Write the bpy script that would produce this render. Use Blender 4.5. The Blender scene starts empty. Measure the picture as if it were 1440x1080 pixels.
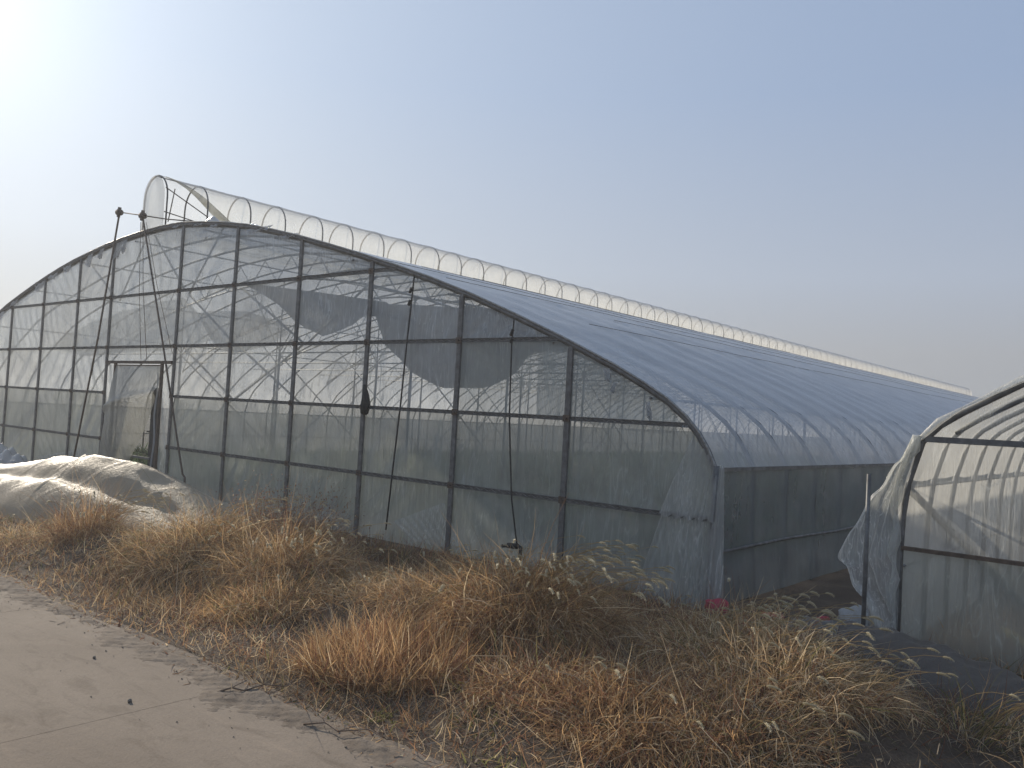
import bpy, math, random
import numpy as np
from mathutils import Vector, Matrix

random.seed(7)
rng = np.random.default_rng(7)
S = bpy.context.scene
COL = S.collection
R = math.radians

# ---------------------------------------------------------------- camera
roll, pitch, yaw = R(3.2062), R(2.117), R(40.1)
fw = Vector((-math.sin(yaw) * math.cos(pitch), math.cos(yaw) * math.cos(pitch), math.sin(pitch)))
r0 = Vector((math.cos(yaw), math.sin(yaw), 0))
u0 = r0.cross(fw)
cr = r0 * math.cos(roll) + u0 * math.sin(roll)
cu = -r0 * math.sin(roll) + u0 * math.cos(roll)
cam_data = bpy.data.cameras.new('camera')
cam_data.sensor_width = 36
cam_data.lens = 1188 / 1440 * 36
cam_data.clip_start = 0.05
cam_data.clip_end = 3000
cam = bpy.data.objects.new('camera', cam_data)
COL.objects.link(cam)
m = Matrix((cr, cu, -fw)).transposed().to_4x4()
m.translation = Vector((0, 0, 1.6))
cam.matrix_world = m
S.camera = cam

# ---------------------------------------------------------------- sky and sun
SUN_DIR = Vector((-0.8996, 0.2149, 0.3801)).normalized()
sun_el = math.asin(SUN_DIR.z)
sun_az = math.atan2(SUN_DIR.x, SUN_DIR.y)          # clockwise from +Y
world = bpy.data.worlds.new('World')
S.world = world
world.use_nodes = True
wn, wl = world.node_tree.nodes, world.node_tree.links
wn.clear()
sky = wn.new('ShaderNodeTexSky')
sky.sky_type = 'NISHITA'
sky.sun_disc = False
sky.sun_elevation = sun_el
sky.sun_rotation = sun_az
sky.air_density = 1.2
sky.dust_density = 1.5
sky.ozone_density = 1.6
bg = wn.new('ShaderNodeBackground')
bg.inputs['Strength'].default_value = 0.097
wo = wn.new('ShaderNodeOutputWorld')


def wmath(op, a, b=None, clamp=False):
    n = wn.new('ShaderNodeMath')
    n.operation = op
    n.use_clamp = clamp
    for i, q in enumerate((a, b)):
        if q is None:
            continue
        if isinstance(q, (int, float)):
            n.inputs[i].default_value = q
        else:
            wl.new(q, n.inputs[i])
    return n.outputs[0]


# milky winter haze over the clear sky: a base that greys towards the horizon, and a broad aureole round the sun
tc = wn.new('ShaderNodeTexCoord')
sep = wn.new('ShaderNodeSeparateXYZ')
wl.new(tc.outputs['Generated'], sep.inputs[0])
base = wn.new('ShaderNodeValToRGB')
els = base.color_ramp.elements
stops = [(0.0, (2.7, 2.85, 3.1)), (0.09, (3.2, 3.35, 3.7)), (0.17, (3.35, 3.85, 4.8)), (0.36, (2.4, 3.25, 4.9)), (0.9, (1.8, 2.7, 4.5))]
for i, (p, c) in enumerate(stops):
    e = els[i] if i < 2 else els.new(p)
    e.position = p
    e.color = (c[0] / 5, c[1] / 5, c[2] / 5, 1)
wl.new(wmath('MAXIMUM', sep.outputs[2], 0.0), base.inputs[0])
dot = wn.new('ShaderNodeVectorMath')
dot.operation = 'DOT_PRODUCT'
wl.new(tc.outputs['Generated'], dot.inputs[0])
dot.inputs[1].default_value = SUN_DIR
theta = wmath('ARCCOSINE', wmath('MINIMUM', dot.outputs['Value'], 0.99999))
glow = wmath('EXPONENT', wmath('MULTIPLY', theta, -1 / R(28)))
glow2 = wmath('MULTIPLY', wmath('EXPONENT', wmath('MULTIPLY', theta, -1 / R(6))), 0.45)


def wscale(colr, f):
    n = wn.new('ShaderNodeVectorMath')
    n.operation = 'SCALE'
    if isinstance(colr, tuple):
        n.inputs[0].default_value = colr
    else:
        wl.new(colr, n.inputs[0])
    if isinstance(f, (int, float)):
        n.inputs['Scale'].default_value = f
    else:
        wl.new(f, n.inputs['Scale'])
    return n.outputs[0]


def wadd(a, b):
    n = wn.new('ShaderNodeVectorMath')
    n.operation = 'ADD'
    wl.new(a, n.inputs[0])
    wl.new(b, n.inputs[1])
    return n.outputs[0]


veil = wadd(wscale(base.outputs[0], 5.0), wadd(wscale((5.6, 5.8, 5.5), glow), wscale((7.0, 7.0, 6.6), glow2)))
vm = wn.new('ShaderNodeMixRGB')
vm.inputs[0].default_value = 0.97
hs = wn.new('ShaderNodeHueSaturation')
hs.inputs['Saturation'].default_value = 0.5
wl.new(sky.outputs[0], hs.inputs['Color'])
wl.new(hs.outputs[0], vm.inputs[1])
wl.new(veil, vm.inputs[2])
wl.new(vm.outputs[0], bg.inputs[0])
wl.new(bg.outputs[0], wo.inputs[0])

sun_data = bpy.data.lights.new('sun', 'SUN')
sun_data.energy = 4.3
sun_data.angle = R(1.0)
sun_data.color = (1.0, 0.89, 0.73)
sun = bpy.data.objects.new('sun', sun_data)
sun.rotation_euler = (-SUN_DIR).to_track_quat('-Z', 'Y').to_euler()
COL.objects.link(sun)

S.view_settings.view_transform = 'Standard'
S.view_settings.look = 'None'
S.view_settings.gamma = 1
S.view_settings.exposure = 0.13
S.view_settings.use_curve_mapping = False
S.render.engine = 'CYCLES'
S.cycles.use_denoising = True
S.cycles.max_bounces = 10
S.cycles.diffuse_bounces = 4
S.cycles.glossy_bounces = 3
S.cycles.transmission_bounces = 4
S.cycles.transparent_max_bounces = 28
S.cycles.volume_bounces = 0
S.cycles.sample_clamp_indirect = 4
S.cycles.use_adaptive_sampling = True
S.cycles.adaptive_threshold = 0.02


# ---------------------------------------------------------------- materials
def mat(name):
    mt = bpy.data.materials.new(name)
    mt.use_nodes = True
    nt = mt.node_tree
    nt.nodes.clear()
    out = nt.nodes.new('ShaderNodeOutputMaterial')
    return mt, nt, out


def N(nt, typ, **kw):
    n = nt.nodes.new(typ)
    for k, v in kw.items():
        if k in n.inputs.keys():
            n.inputs[k].default_value = v
        else:
            setattr(n, k, v)
    return n


def coords(nt, scale=(1, 1, 1), rot=(0, 0, 0)):
    g = N(nt, 'ShaderNodeNewGeometry')
    mp = N(nt, 'ShaderNodeMapping')
    mp.inputs['Scale'].default_value = scale
    mp.inputs['Rotation'].default_value = rot
    nt.links.new(g.outputs['Position'], mp.inputs[0])
    return mp.outputs[0]


def noise(nt, vec, scale, detail=4, rough=0.55, dist=0.0):
    n = N(nt, 'ShaderNodeTexNoise')
    n.inputs['Scale'].default_value = scale
    n.inputs['Detail'].default_value = detail
    n.inputs['Roughness'].default_value = rough
    n.inputs['Distortion'].default_value = dist
    nt.links.new(vec, n.inputs['Vector'])
    return n.outputs['Fac']


def ramp(nt, fac, stops):
    r = N(nt, 'ShaderNodeValToRGB')
    e = r.color_ramp.elements
    e[0].position, e[1].position = stops[0][0], stops[-1][0]
    e[0].color = (*stops[0][1], 1)
    e[1].color = (*stops[-1][1], 1)
    for p, c in stops[1:-1]:
        x = e.new(p)
        x.color = (*c, 1)
    nt.links.new(fac, r.inputs[0])
    return r.outputs[0]


def mathn(nt, op, a, b=None, clamp=False):
    n = N(nt, 'ShaderNodeMath', operation=op)
    n.use_clamp = clamp
    for i, v in enumerate((a, b)):
        if v is None:
            continue
        if isinstance(v, (int, float)):
            n.inputs[i].default_value = v
        else:
            nt.links.new(v, n.inputs[i])
    return n.outputs[0]


def bump(nt, h, strength, dist=0.01):
    b = N(nt, 'ShaderNodeBump')
    b.inputs['Strength'].default_value = strength
    b.inputs['Distance'].default_value = dist
    nt.links.new(h, b.inputs['Height'])
    return b.outputs[0]


def film(name, opacity, color, var=0.25, grazing=0.5, trans=0.5, gloss=1.0, streak_rot=(0, 0, 0),
         streak=(9, 9, 0.7), bump_s=0.35, rough=0.22, crease=0.0):
    """Aged greenhouse polythene: part clear, part milky (scatters and lets light through), with a sheen."""
    mt, nt, out = mat(name)
    L = nt.links
    v = coords(nt)
    vs = coords(nt, streak, streak_rot)
    n1 = noise(nt, v, 0.9, 5, 0.6)
    n2 = noise(nt, vs, 1.6, 5, 0.65, 0.6)
    lw = N(nt, 'ShaderNodeLayerWeight')
    lw.inputs['Blend'].default_value = 0.5
    f = mathn(nt, 'MULTIPLY', mathn(nt, 'SUBTRACT', n1, 0.5), var * 1.6)
    f2 = mathn(nt, 'MULTIPLY', mathn(nt, 'SUBTRACT', n2, 0.5), var * 1.3)
    # sharp creases: thin lines where the sheet is doubled and scuffed, white highlights put into the opacity
    if crease:
        cl = None
        for sc, rt in ((1.6, (0, R(14), 0)), (2.6, (0, R(-32), 0)), (1.1, (0, R(55), 0))):
            q = noise(nt, coords(nt, (streak[0] * 0.7, streak[1] * 0.7, streak[2] * 0.8), rt), sc, 2, 0.5, 0.9)
            rdg = mathn(nt, 'SUBTRACT', 1.0, mathn(nt, 'MULTIPLY', mathn(nt, 'ABSOLUTE', mathn(nt, 'SUBTRACT', q, 0.5)), 2.0))
            rdg = mathn(nt, 'POWER', rdg, 45.0)
            patch = mathn(nt, 'MULTIPLY', mathn(nt, 'SUBTRACT', noise(nt, v, 0.8 + sc * 0.4, 2), 0.47), 6.0, True)
            rdg = mathn(nt, 'MULTIPLY', rdg, patch)
            cl = rdg if cl is None else mathn(nt, 'ADD', cl, rdg)
        f = mathn(nt, 'ADD', f, mathn(nt, 'MULTIPLY', cl, crease))
    # absorption along the slanted path through the sheet
    cosi = mathn(nt, 'MAXIMUM', mathn(nt, 'SUBTRACT', 1.0, lw.outputs['Facing']), 0.07)
    o_ = mathn(nt, 'MAXIMUM', mathn(nt, 'MINIMUM', mathn(nt, 'MULTIPLY', mathn(nt, 'ADD', mathn(nt, 'ADD', f, f2), 1.0), opacity), 0.985), 0.01)
    fac = mathn(nt, 'SUBTRACT', 1.0, mathn(nt, 'POWER', mathn(nt, 'SUBTRACT', 1.0, o_), mathn(nt, 'POWER', cosi, -grazing)), True)
    bn = bump(nt, mathn(nt, 'ADD', n2, mathn(nt, 'MULTIPLY', noise(nt, vs, 5.0, 3, 0.6, 1.0), 0.35)), bump_s, 0.03)
    tr = N(nt, 'ShaderNodeBsdfTransparent')
    tr.inputs[0].default_value = (0.965, 0.975, 0.97, 1)
    colr = ramp(nt, noise(nt, v, 2.3, 4, 0.6), [(0.3, tuple(c * 0.82 for c in color)), (0.7, color)])
    df = N(nt, 'ShaderNodeBsdfDiffuse')
    tl = N(nt, 'ShaderNodeBsdfTranslucent')
    for b in (df, tl):
        L.new(colr, b.inputs[0])
        L.new(bn, b.inputs['Normal'])
    m1 = N(nt, 'ShaderNodeMixShader')
    m1.inputs[0].default_value = trans
    L.new(df.outputs[0], m1.inputs[1])
    L.new(tl.outputs[0], m1.inputs[2])
    m2 = N(nt, 'ShaderNodeMixShader')
    L.new(fac, m2.inputs[0])
    L.new(tr.outputs[0], m2.inputs[1])
    L.new(m1.outputs[0], m2.inputs[2])
    gl = N(nt, 'ShaderNodeBsdfGlossy')
    gl.inputs['Roughness'].default_value = rough
    L.new(bn, gl.inputs['Normal'])
    m3 = N(nt, 'ShaderNodeMixShader')
    # thin sheet: the same reflectance from either side (Schlick)
    frs = mathn(nt, 'ADD', mathn(nt, 'MULTIPLY', mathn(nt, 'POWER', lw.outputs['Facing'], 5.0), 0.8), 0.06)
    L.new(mathn(nt, 'MULTIPLY', frs, gloss, True), m3.inputs[0])
    L.new(m2.outputs[0], m3.inputs[1])
    L.new(gl.outputs[0], m3.inputs[2])
    L.new(m3.outputs[0], out.inputs[0])
    return mt


def solid(name, stops, scale, rough=0.8, bump_s=0.3, bump_d=0.01, metallic=0.0, sv=(1, 1, 1), detail=6):
    mt, nt, out = mat(name)
    p = N(nt, 'ShaderNodeBsdfPrincipled')
    v = coords(nt, sv)
    n = noise(nt, v, scale, detail, 0.62)
    nt.links.new(ramp(nt, n, stops), p.inputs['Base Color'])
    p.inputs['Roughness'].default_value = rough
    p.inputs['Metallic'].default_value = metallic
    if bump_s:
        nt.links.new(bump(nt, noise(nt, v, scale * 4, 5, 0.65), bump_s, bump_d), p.inputs['Normal'])
    nt.links.new(p.outputs[0], out.inputs[0])
    return mt


def grass_mat(name, trans=0.4):
    mt, nt, out = mat(name)
    a = N(nt, 'ShaderNodeAttribute', attribute_name='Col')
    df = N(nt, 'ShaderNodeBsdfDiffuse')
    tl = N(nt, 'ShaderNodeBsdfTranslucent')
    nt.links.new(a.outputs['Color'], df.inputs[0])
    nt.links.new(a.outputs['Color'], tl.inputs[0])
    m = N(nt, 'ShaderNodeMixShader')
    m.inputs[0].default_value = trans
    nt.links.new(df.outputs[0], m.inputs[1])
    nt.links.new(tl.outputs[0], m.inputs[2])
    nt.links.new(m.outputs[0], out.inputs[0])
    return mt


M = {}
M['steel'] = solid('galvanised_steel', [(0.3, (0.20, 0.20, 0.195)), (0.7, (0.34, 0.34, 0.33))], 9, 0.55, 0.15, 0.003, 0.4)
M['steel_dark'] = solid('weathered_steel', [(0.3, (0.095, 0.09, 0.085)), (0.55, (0.17, 0.168, 0.16)), (0.75, (0.25, 0.248, 0.24))], 12, 0.6, 0.2, 0.003, 0.3)
M['rust'] = solid('rusty_steel', [(0.3, (0.06, 0.045, 0.035)), (0.7, (0.17, 0.12, 0.085))], 14, 0.75, 0.3, 0.003, 0.2)
M['wire'] = solid('spring_wire', [(0.3, (0.16, 0.15, 0.13)), (0.7, (0.42, 0.40, 0.36))], 30, 0.45, 0, 0, 0.3)
M['rope'] = solid('black_rope', [(0.3, (0.01, 0.01, 0.01)), (0.7, (0.06, 0.055, 0.05))], 60, 0.9, 0.2)
M['film_facade'] = film('facade_film', 0.30, (0.86, 0.89, 0.87), 0.54, 1.0, 0.68, 0.7, (0, R(12), 0), (9, 9, 0.8), 0.5, 0.2, 1.3)
M['film_low'] = film('dense_facade_film', 0.58, (0.56, 0.59, 0.54), 0.45, 0.7, 0.58, 0.6, (0, R(10), 0), (7, 7, 0.8), 0.5, 0.25, 0.7)  # denser, greyer variant of the facade film
M['film_mid'] = film('milky_facade_film', 0.38, (0.84, 0.84, 0.79), 0.45, 0.8, 0.7, 0.6, (0, R(15), 0), (8, 8, 0.8), 0.5, 0.25, 1.0)
M['film_roof'] = film('roof_film', 0.27, (0.88, 0.90, 0.91), 0.42, 1.0, 0.58, 0.7, (0, 0, 0), (0.9, 7.0, 0.9), 0.9, 0.3, 0.8)
M['film_vent'] = film('vent_film', 0.27, (0.84, 0.82, 0.77), 0.36, 0.9, 0.72, 0.9, (0, 0, 0), (4, 4, 1.5), 0.3)
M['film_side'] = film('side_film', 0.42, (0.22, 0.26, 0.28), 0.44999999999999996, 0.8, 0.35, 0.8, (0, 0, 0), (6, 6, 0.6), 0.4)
M['film_torn'] = film('torn_film', 0.36, (0.80, 0.80, 0.76), 0.8, 0.8, 0.55, 0.45, (R(8), R(12), 0), (14, 14, 1.2), 0.6, 0.3, 2.0)
M['film_fold'] = film('folded_film', 0.75, (0.34, 0.33, 0.27), 0.4, 0.5, 0.5, 0.5, (0, 0, 0), (9, 9, 3), 0.8, 0.3, 1.0)
M['film_door'] = film('door_film', 0.66, (0.50, 0.49, 0.43), 0.4, 0.5, 0.5, 0.5, (0, R(20), 0), (7, 7, 2), 0.8, 0.3, 1.0)
M['film_scrap'] = film('scrap_film', 0.8, (0.82, 0.82, 0.80), 0.2, 0.5, 0.5, 1.4, (0, 0, 0), (20, 20, 20), 0.9)
M['film_dark'] = film('liner_film', 0.93, (0.30, 0.30, 0.30), 0.1, 0.3, 0.35, 0.2, (0, 0, 0), (3, 3, 1), 0.2)
M['film_faint'] = film('faint_liner_film', 0.5, (0.45, 0.45, 0.45), 0.2, 0.3, 0.5, 0.2, (0, 0, 0), (3, 3, 1), 0.2)
M['tarp'] = film('tarp_film', 0.93, (0.56, 0.46, 0.32), 0.3, 0.3, 0.36, 0.35, (R(20), R(40), 0), (6, 6, 2.5), 0.8, 0.42)
M['soil_film'] = film('soil_film', 0.93, (0.17, 0.15, 0.13), 0.4, 0.3, 0.2, 0.3, (0, 0, 0), (7, 7, 7), 1.0, 0.4)
M['concrete'] = None
M['red'] = solid('red_cloth', [(0.3, (0.30, 0.03, 0.05)), (0.7, (0.50, 0.07, 0.10))], 12, 0.85, 0.5)
M['yellow'] = solid('yellow_plastic', [(0.3, (0.50, 0.30, 0.04)), (0.7, (0.66, 0.44, 0.08))], 8, 0.5, 0.3)
M['sack'] = solid('woven_sack', [(0.3, (0.36, 0.34, 0.28)), (0.7, (0.58, 0.55, 0.46))], 6, 0.8, 0.5, 0.01)
M['twig'] = solid('dry_twig', [(0.3, (0.12, 0.08, 0.055)), (0.7, (0.27, 0.19, 0.13))], 20, 0.9, 0.4)
M['stone'] = solid('stone', [(0.3, (0.14, 0.12, 0.095)), (0.7, (0.28, 0.24, 0.19))], 12, 0.9, 0.5)
M['board'] = solid('dark_board', [(0.3, (0.012, 0.012, 0.012)), (0.7, (0.045, 0.042, 0.036))], 6, 0.7, 0.4)
M['grass'] = grass_mat('dry_grass_blades', 0.42)
M['head'] = grass_mat('foxtail_bristles', 0.55)


def concrete():
    mt, nt, out = mat('dusty_concrete')
    p = N(nt, 'ShaderNodeBsdfPrincipled')
    v = coords(nt)
    big = noise(nt, v, 0.7, 6, 0.6, 0.4)
    c1 = ramp(nt, big, [(0.25, (0.165, 0.125, 0.090)), (0.5, (0.205, 0.160, 0.118)), (0.75, (0.24, 0.190, 0.142))])
    v2 = coords(nt, (1.0, 3.0, 1), (0, 0, R(10)))
    st = noise(nt, v2, 2.4, 7, 0.68, 0.8)
    c2 = ramp(nt, st, [(0.30, (0.62, 0.58, 0.54)), (0.46, (1, 1, 1)), (0.8, (1.06, 1.05, 1.03))])
    mx = N(nt, 'ShaderNodeMixRGB', blend_type='MULTIPLY')
    mx.inputs[0].default_value = 0.75
    nt.links.new(c1, mx.inputs[1])
    nt.links.new(c2, mx.inputs[2])
    st2 = noise(nt, coords(nt, (0.35, 1.6, 1), (0, 0, R(-4))), 1.5, 8, 0.7, 1.2)
    c4 = ramp(nt, st2, [(0.34, (0.70, 0.66, 0.62)), (0.45, (0.96, 0.96, 0.96)), (0.58, (1, 1, 1)), (0.72, (1.22, 1.2, 1.16))])
    mx4 = N(nt, 'ShaderNodeMixRGB', blend_type='MULTIPLY')
    mx4.inputs[0].default_value = 0.7
    nt.links.new(mx.outputs[0], mx4.inputs[1])
    nt.links.new(c4, mx4.inputs[2])
    mx = mx4
    sp = noise(nt, v, 90, 3, 0.6)
    c3 = ramp(nt, sp, [(0.3, (0.84, 0.83, 0.82)), (0.6, (1.04, 1.04, 1.04))])
    mx2 = N(nt, 'ShaderNodeMixRGB', blend_type='MULTIPLY')
    mx2.inputs[0].default_value = 0.8
    nt.links.new(mx.outputs[0], mx2.inputs[1])
    nt.links.new(c3, mx2.inputs[2])
    nt.links.new(mx2.outputs[0], p.inputs['Base Color'])
    p.inputs['Roughness'].default_value = 0.93
    h = mathn(nt, 'ADD', mathn(nt, 'MULTIPLY', noise(nt, v, 14, 6, 0.7), 1.0), mathn(nt, 'MULTIPLY', sp, 0.4))
    nt.links.new(bump(nt, h, 0.35, 0.012), p.inputs['Normal'])
    nt.links.new(p.outputs[0], out.inputs[0])
    return mt


def soil():
    mt, nt, out = mat('dry_soil')
    p = N(nt, 'ShaderNodeBsdfPrincipled')
    v = coords(nt)
    a = noise(nt, v, 1.3, 8, 0.7, 0.3)
    c1 = ramp(nt, a, [(0.3, (0.055, 0.038, 0.026)), (0.5, (0.105, 0.075, 0.050)), (0.72, (0.18, 0.135, 0.095))])
    sp = noise(nt, coords(nt, (1, 1.6, 1), (0, 0, R(30))), 55, 4, 0.7, 1.0)
    c2 = ramp(nt, sp, [(0.35, (0.55, 0.5, 0.45)), (0.55, (1, 1, 1)), (0.75, (1.9, 1.7, 1.45))])
    mx = N(nt, 'ShaderNodeMixRGB', blend_type='MULTIPLY')
    mx.inputs[0].default_value = 0.85
    nt.links.new(c1, mx.inputs[1])
    nt.links.new(c2, mx.inputs[2])
    nt.links.new(mx.outputs[0], p.inputs['Base Color'])
    p.inputs['Roughness'].default_value = 0.97
    nt.links.new(bump(nt, mathn(nt, 'ADD', sp, noise(nt, v, 16, 6, 0.7)), 0.8, 0.03), p.inputs['Normal'])
    nt.links.new(p.outputs[0], out.inputs[0])
    return mt


M['concrete'] = concrete()
M['soil'] = soil()
M['dust'] = solid('road_dust', [(0.3, (0.12, 0.088, 0.062)), (0.5, (0.165, 0.127, 0.092)), (0.7, (0.205, 0.16, 0.118))], 7, 0.97, 0.7, 0.01, 0, (1, 1, 1), 9)


# ---------------------------------------------------------------- mesh helpers
class MB:
    def __init__(s):
        s.v, s.f = [], []

    def add(s, v, f):
        o = len(s.v)
        s.v += [tuple(p) for p in v]
        s.f += [tuple(i + o for i in q) for q in f]

    def box(s, c, d):
        x, y, z = c
        a, b, e = d[0] / 2, d[1] / 2, d[2] / 2
        s.add([(x + i * a, y + j * b, z + k * e) for k in (-1, 1) for j in (-1, 1) for i in (-1, 1)],
              [(0, 2, 3, 1), (4, 5, 7, 6), (0, 1, 5, 4), (2, 6, 7, 3), (0, 4, 6, 2), (1, 3, 7, 5)])

    def tube(s, pts, r, n=6, cap=True, rr=None):
        pts = [Vector(p) for p in pts]
        o = len(s.v)
        prev = None
        for i, p in enumerate(pts):
            t = (pts[min(i + 1, len(pts) - 1)] - pts[max(i - 1, 0)])
            t = t.normalized() if t.length > 1e-9 else Vector((0, 0, 1))
            if prev is None:
                a = Vector((0, 0, 1)) if abs(t.z) < 0.9 else Vector((0, 1, 0))
                u = t.cross(a).normalized()
            else:
                u = (prev - t * prev.dot(t))
                u = u.normalized() if u.length > 1e-6 else t.orthogonal().normalized()
            prev = u
            w = t.cross(u)
            rad = r if rr is None else rr[i]
            for k in range(n):
                a = 2 * math.pi * k / n
                s.v.append(tuple(p + (u * math.cos(a) + w * math.sin(a)) * rad))
        for i in range(len(pts) - 1):
            for k in range(n):
                a, b = o + i * n + k, o + i * n + (k + 1) % n
                s.f.append((a, b, b + n, a + n))
        if cap:
            s.f.append(tuple(o + k for k in range(n))[::-1])
            s.f.append(tuple(o + (len(pts) - 1) * n + k for k in range(n)))

    def grid(s, fn, nu, nv):
        o = len(s.v)
        for j in range(nv + 1):
            for i in range(nu + 1):
                s.v.append(tuple(fn(i / nu, j / nv)))
        for j in range(nv):
            for i in range(nu):
                a = o + j * (nu + 1) + i
                s.f.append((a, a + 1, a + nu + 2, a + nu + 1))

    def mesh(s, name, m, smooth=True):
        me = bpy.data.meshes.new(name)
        me.from_pydata(s.v, [], s.f)
        me.materials.append(m)
        if smooth:
            me.polygons.foreach_set('use_smooth', [True] * len(me.polygons))
        me.update()
        return me

    def build(s, name, m, parent=None, smooth=True, loc=(0, 0, 0)):
        return obj(name, s.mesh(name, m, smooth), parent, loc)


def obj(name, me, parent=None, loc=(0, 0, 0), rot=None, scale=None):
    o = bpy.data.objects.new(name, me)
    COL.objects.link(o)
    o.location = loc
    if rot is not None:
        o.rotation_euler = rot
    if scale is not None:
        o.scale = scale
    if parent:
        o.parent = parent
    return o


def tag(o, label=None, cat=None, group=None, kind=None):
    for k, v in (('label', label), ('category', cat), ('group', group), ('kind', kind)):
        if v:
            o[k] = v
    return o


def thing(name, label, cat, group=None, loc=(0, 0, 0)):
    return tag(obj(name, None, None, loc), label, cat, group)


def interp(pts):
    xs = np.array([p[0] for p in pts], float)
    zs = np.array([p[1] for p in pts], float)
    return lambda x: float(np.interp(x, xs, zs))


def nz(x, y, k=0):
    return (math.sin(x * 1.7 + k) * math.cos(y * 2.3 + k * 1.3) + 0.5 * math.sin(x * 4.1 + y * 3.3 + k * 2.1)
            + 0.25 * math.sin(x * 9.3 - y * 7.7 + k)) / 1.75


# ---------------------------------------------------------------- ground and road
MOUNDS = [(-8.2, 3.85, 0.6, 0.16), (-7.3, 4.4, 0.9, 0.24), (-6.1, 4.5, 0.8, 0.22), (-4.6, 4.55, 0.8, 0.20),
          (-3.7, 4.75, 0.75, 0.28), (-2.3, 5.15, 0.8, 0.22), (-1.7, 4.7, 0.8, 0.16), (-2.7, 4.1, 0.7, 0.10),
          (-5.4, 4.0, 0.7, 0.10), (-9.0, 4.1, 0.8, 0.12)]


def ground_z(x, y):
    if y < 2.72:
        return 0.011
    edge = min(1.0, max(0.0, (y - 2.75) / 0.6))
    z = 0.03 * nz(x * 1.3, y * 1.3, 1) * edge + 0.012 * nz(x * 6, y * 6, 2) * edge - 0.012
    fade = min(1.0, max(0.0, (6.7 - y) / 0.6))
    for a, b, r, h in MOUNDS:
        z += h * math.exp(-((x - a) ** 2 + (y - b) ** 2) / (r * r * 0.6)) * edge * fade
    if y > 6.2:
        z -= 0.04 * min(1, (y - 6.2) / 0.5)
    return z


def axis(dense0, dense1, step, far):
    a = list(np.arange(dense0, dense1 + 1e-6, step))
    lo, hi = [], []
    d, v = step, dense0
    while v > -far:
        d *= 1.5
        v -= d
        lo.append(max(v, -far))
    d, v = step, dense1
    while v < far:
        d *= 1.5
        v += d
        hi.append(min(v, far))
    return lo[::-1] + a + hi


xs, ys = axis(-18, 3, 0.09, 420), axis(2.3, 8.2, 0.09, 420)
g = MB()
nx = len(xs)
for yy in ys:
    for xx in xs:
        inside = -19 < xx < 4 and -2.2 < yy < 9
        g.v.append((xx, yy, ground_z(xx, yy) if inside else (-0.052 if yy > 2.8 else -0.02)))
for j in range(len(ys) - 1):
    for i in range(nx - 1):
        a = j * nx + i
        g.f.append((a, a + 1, a + nx + 1, a + nx))
tag(g.build('ground', M['soil']), kind='structure')

road = tag(obj('road', None), kind='structure')
JOINTS = [-46.5] + [round(-44.3 + 2.52 * k, 3) for k in range(26)]
# slab joints fall at x = -6.5 and x = -4.1 on the visible stretch
JOINTS = [-6.52 - 2.5 * k for k in range(14, 0, -1)] + [-6.52, -4.12, -1.6, 0.9, 3.4, 5.9, 8.4]


def road_edge(x):
    return 2.70 + 0.05 * math.sin(x * 1.9) + 0.035 * math.sin(x * 5.3 + 1) + 0.02 * math.sin(x * 13.1)


for a, b in zip(JOINTS[:-1], JOINTS[1:]):
    gap = 0.0018
    mb = MB()
    n = 14
    top = []
    for i in range(n + 1):
        x = a + gap + (b - a - 2 * gap) * i / n
        ja = 0.006 * math.sin(i * 2.1) if 0 < i < n else 0
        top.append((x + ja, road_edge(x)))
    v, f = [], []
    for (x, y) in top:
        v += [(x, y + 0.02, -0.04), (x, y, 0.012), (x, y - 0.05, 0.02), (x, -1.2, 0.022), (x, -2.3, 0.02), (x, -2.34, -0.04)]
    for i in range(n):
        for k in range(5):
            p = i * 6 + k
            f.append((p, p + 1, p + 7, p + 6))
    f.append(tuple(range(6)))
    f.append(tuple(n * 6 + k for k in range(6))[::-1])
    mb.add(v, f)
    mb.build('concrete_slab', M['concrete'], road, smooth=False)

# dusty earth washed over the slab edge
dd_ = MB()


def drift(u, v):
    x, y = -13 + 13.5 * u, 2.30 + 0.56 * v
    k = nz(x * 2.3, y * 2.3, 7) * 0.008 + nz(x * 9, y * 9, 8) * 0.005 + 0.005 * nz(x * 31, y * 29, 9) + 0.004 * nz(x * 71, y * 67, 4)
    z = 0.020 + (y - road_edge(x) + 0.12) * 0.10 + k
    if y > 2.72:
        z = min(z, ground_z(x, y) + 0.02 * (2.84 - y) / 0.12)
    return (x, y, max(z, 0.0))


dd_.grid(drift, 750, 36)
tag(dd_.build('dirt', M['dust']), 'thin dusty earth washed over the edge of the concrete road', 'dirt', kind='stuff')

# a drift of dirt and small stones along the broken road edge
stones = MB()
for k in range(900):
    x = random.uniform(-12, 0)
    y = road_edge(x) + random.gauss(0.04, 0.22)
    s = random.choice((1, 1, 1, 1.6)) * random.uniform(0.0015, 0.0045)
    z = (0.022 if y < road_edge(x) else ground_z(x, y)) + s * 0.4
    pts = [Vector((math.cos(t) * random.uniform(.7, 1.2), math.sin(t) * random.uniform(.7, 1.2), 0)) * s for t in (0, 1.3, 2.5, 3.8, 5.1)]
    vv = [(x + p.x, y + p.y, z - s * 0.4) for p in pts] + [(x + p.x * .6, y + p.y * .6, z + s * .5) for p in pts]
    stones.add(vv, [(i, (i + 1) % 5, (i + 1) % 5 + 5, i + 5) for i in range(5)] + [(5, 6, 7, 8, 9)])
tag(stones.build('gravel', M['stone'], smooth=False), 'scattered small stones along the crumbling edge of the concrete road', 'gravel', kind='stuff')

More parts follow.
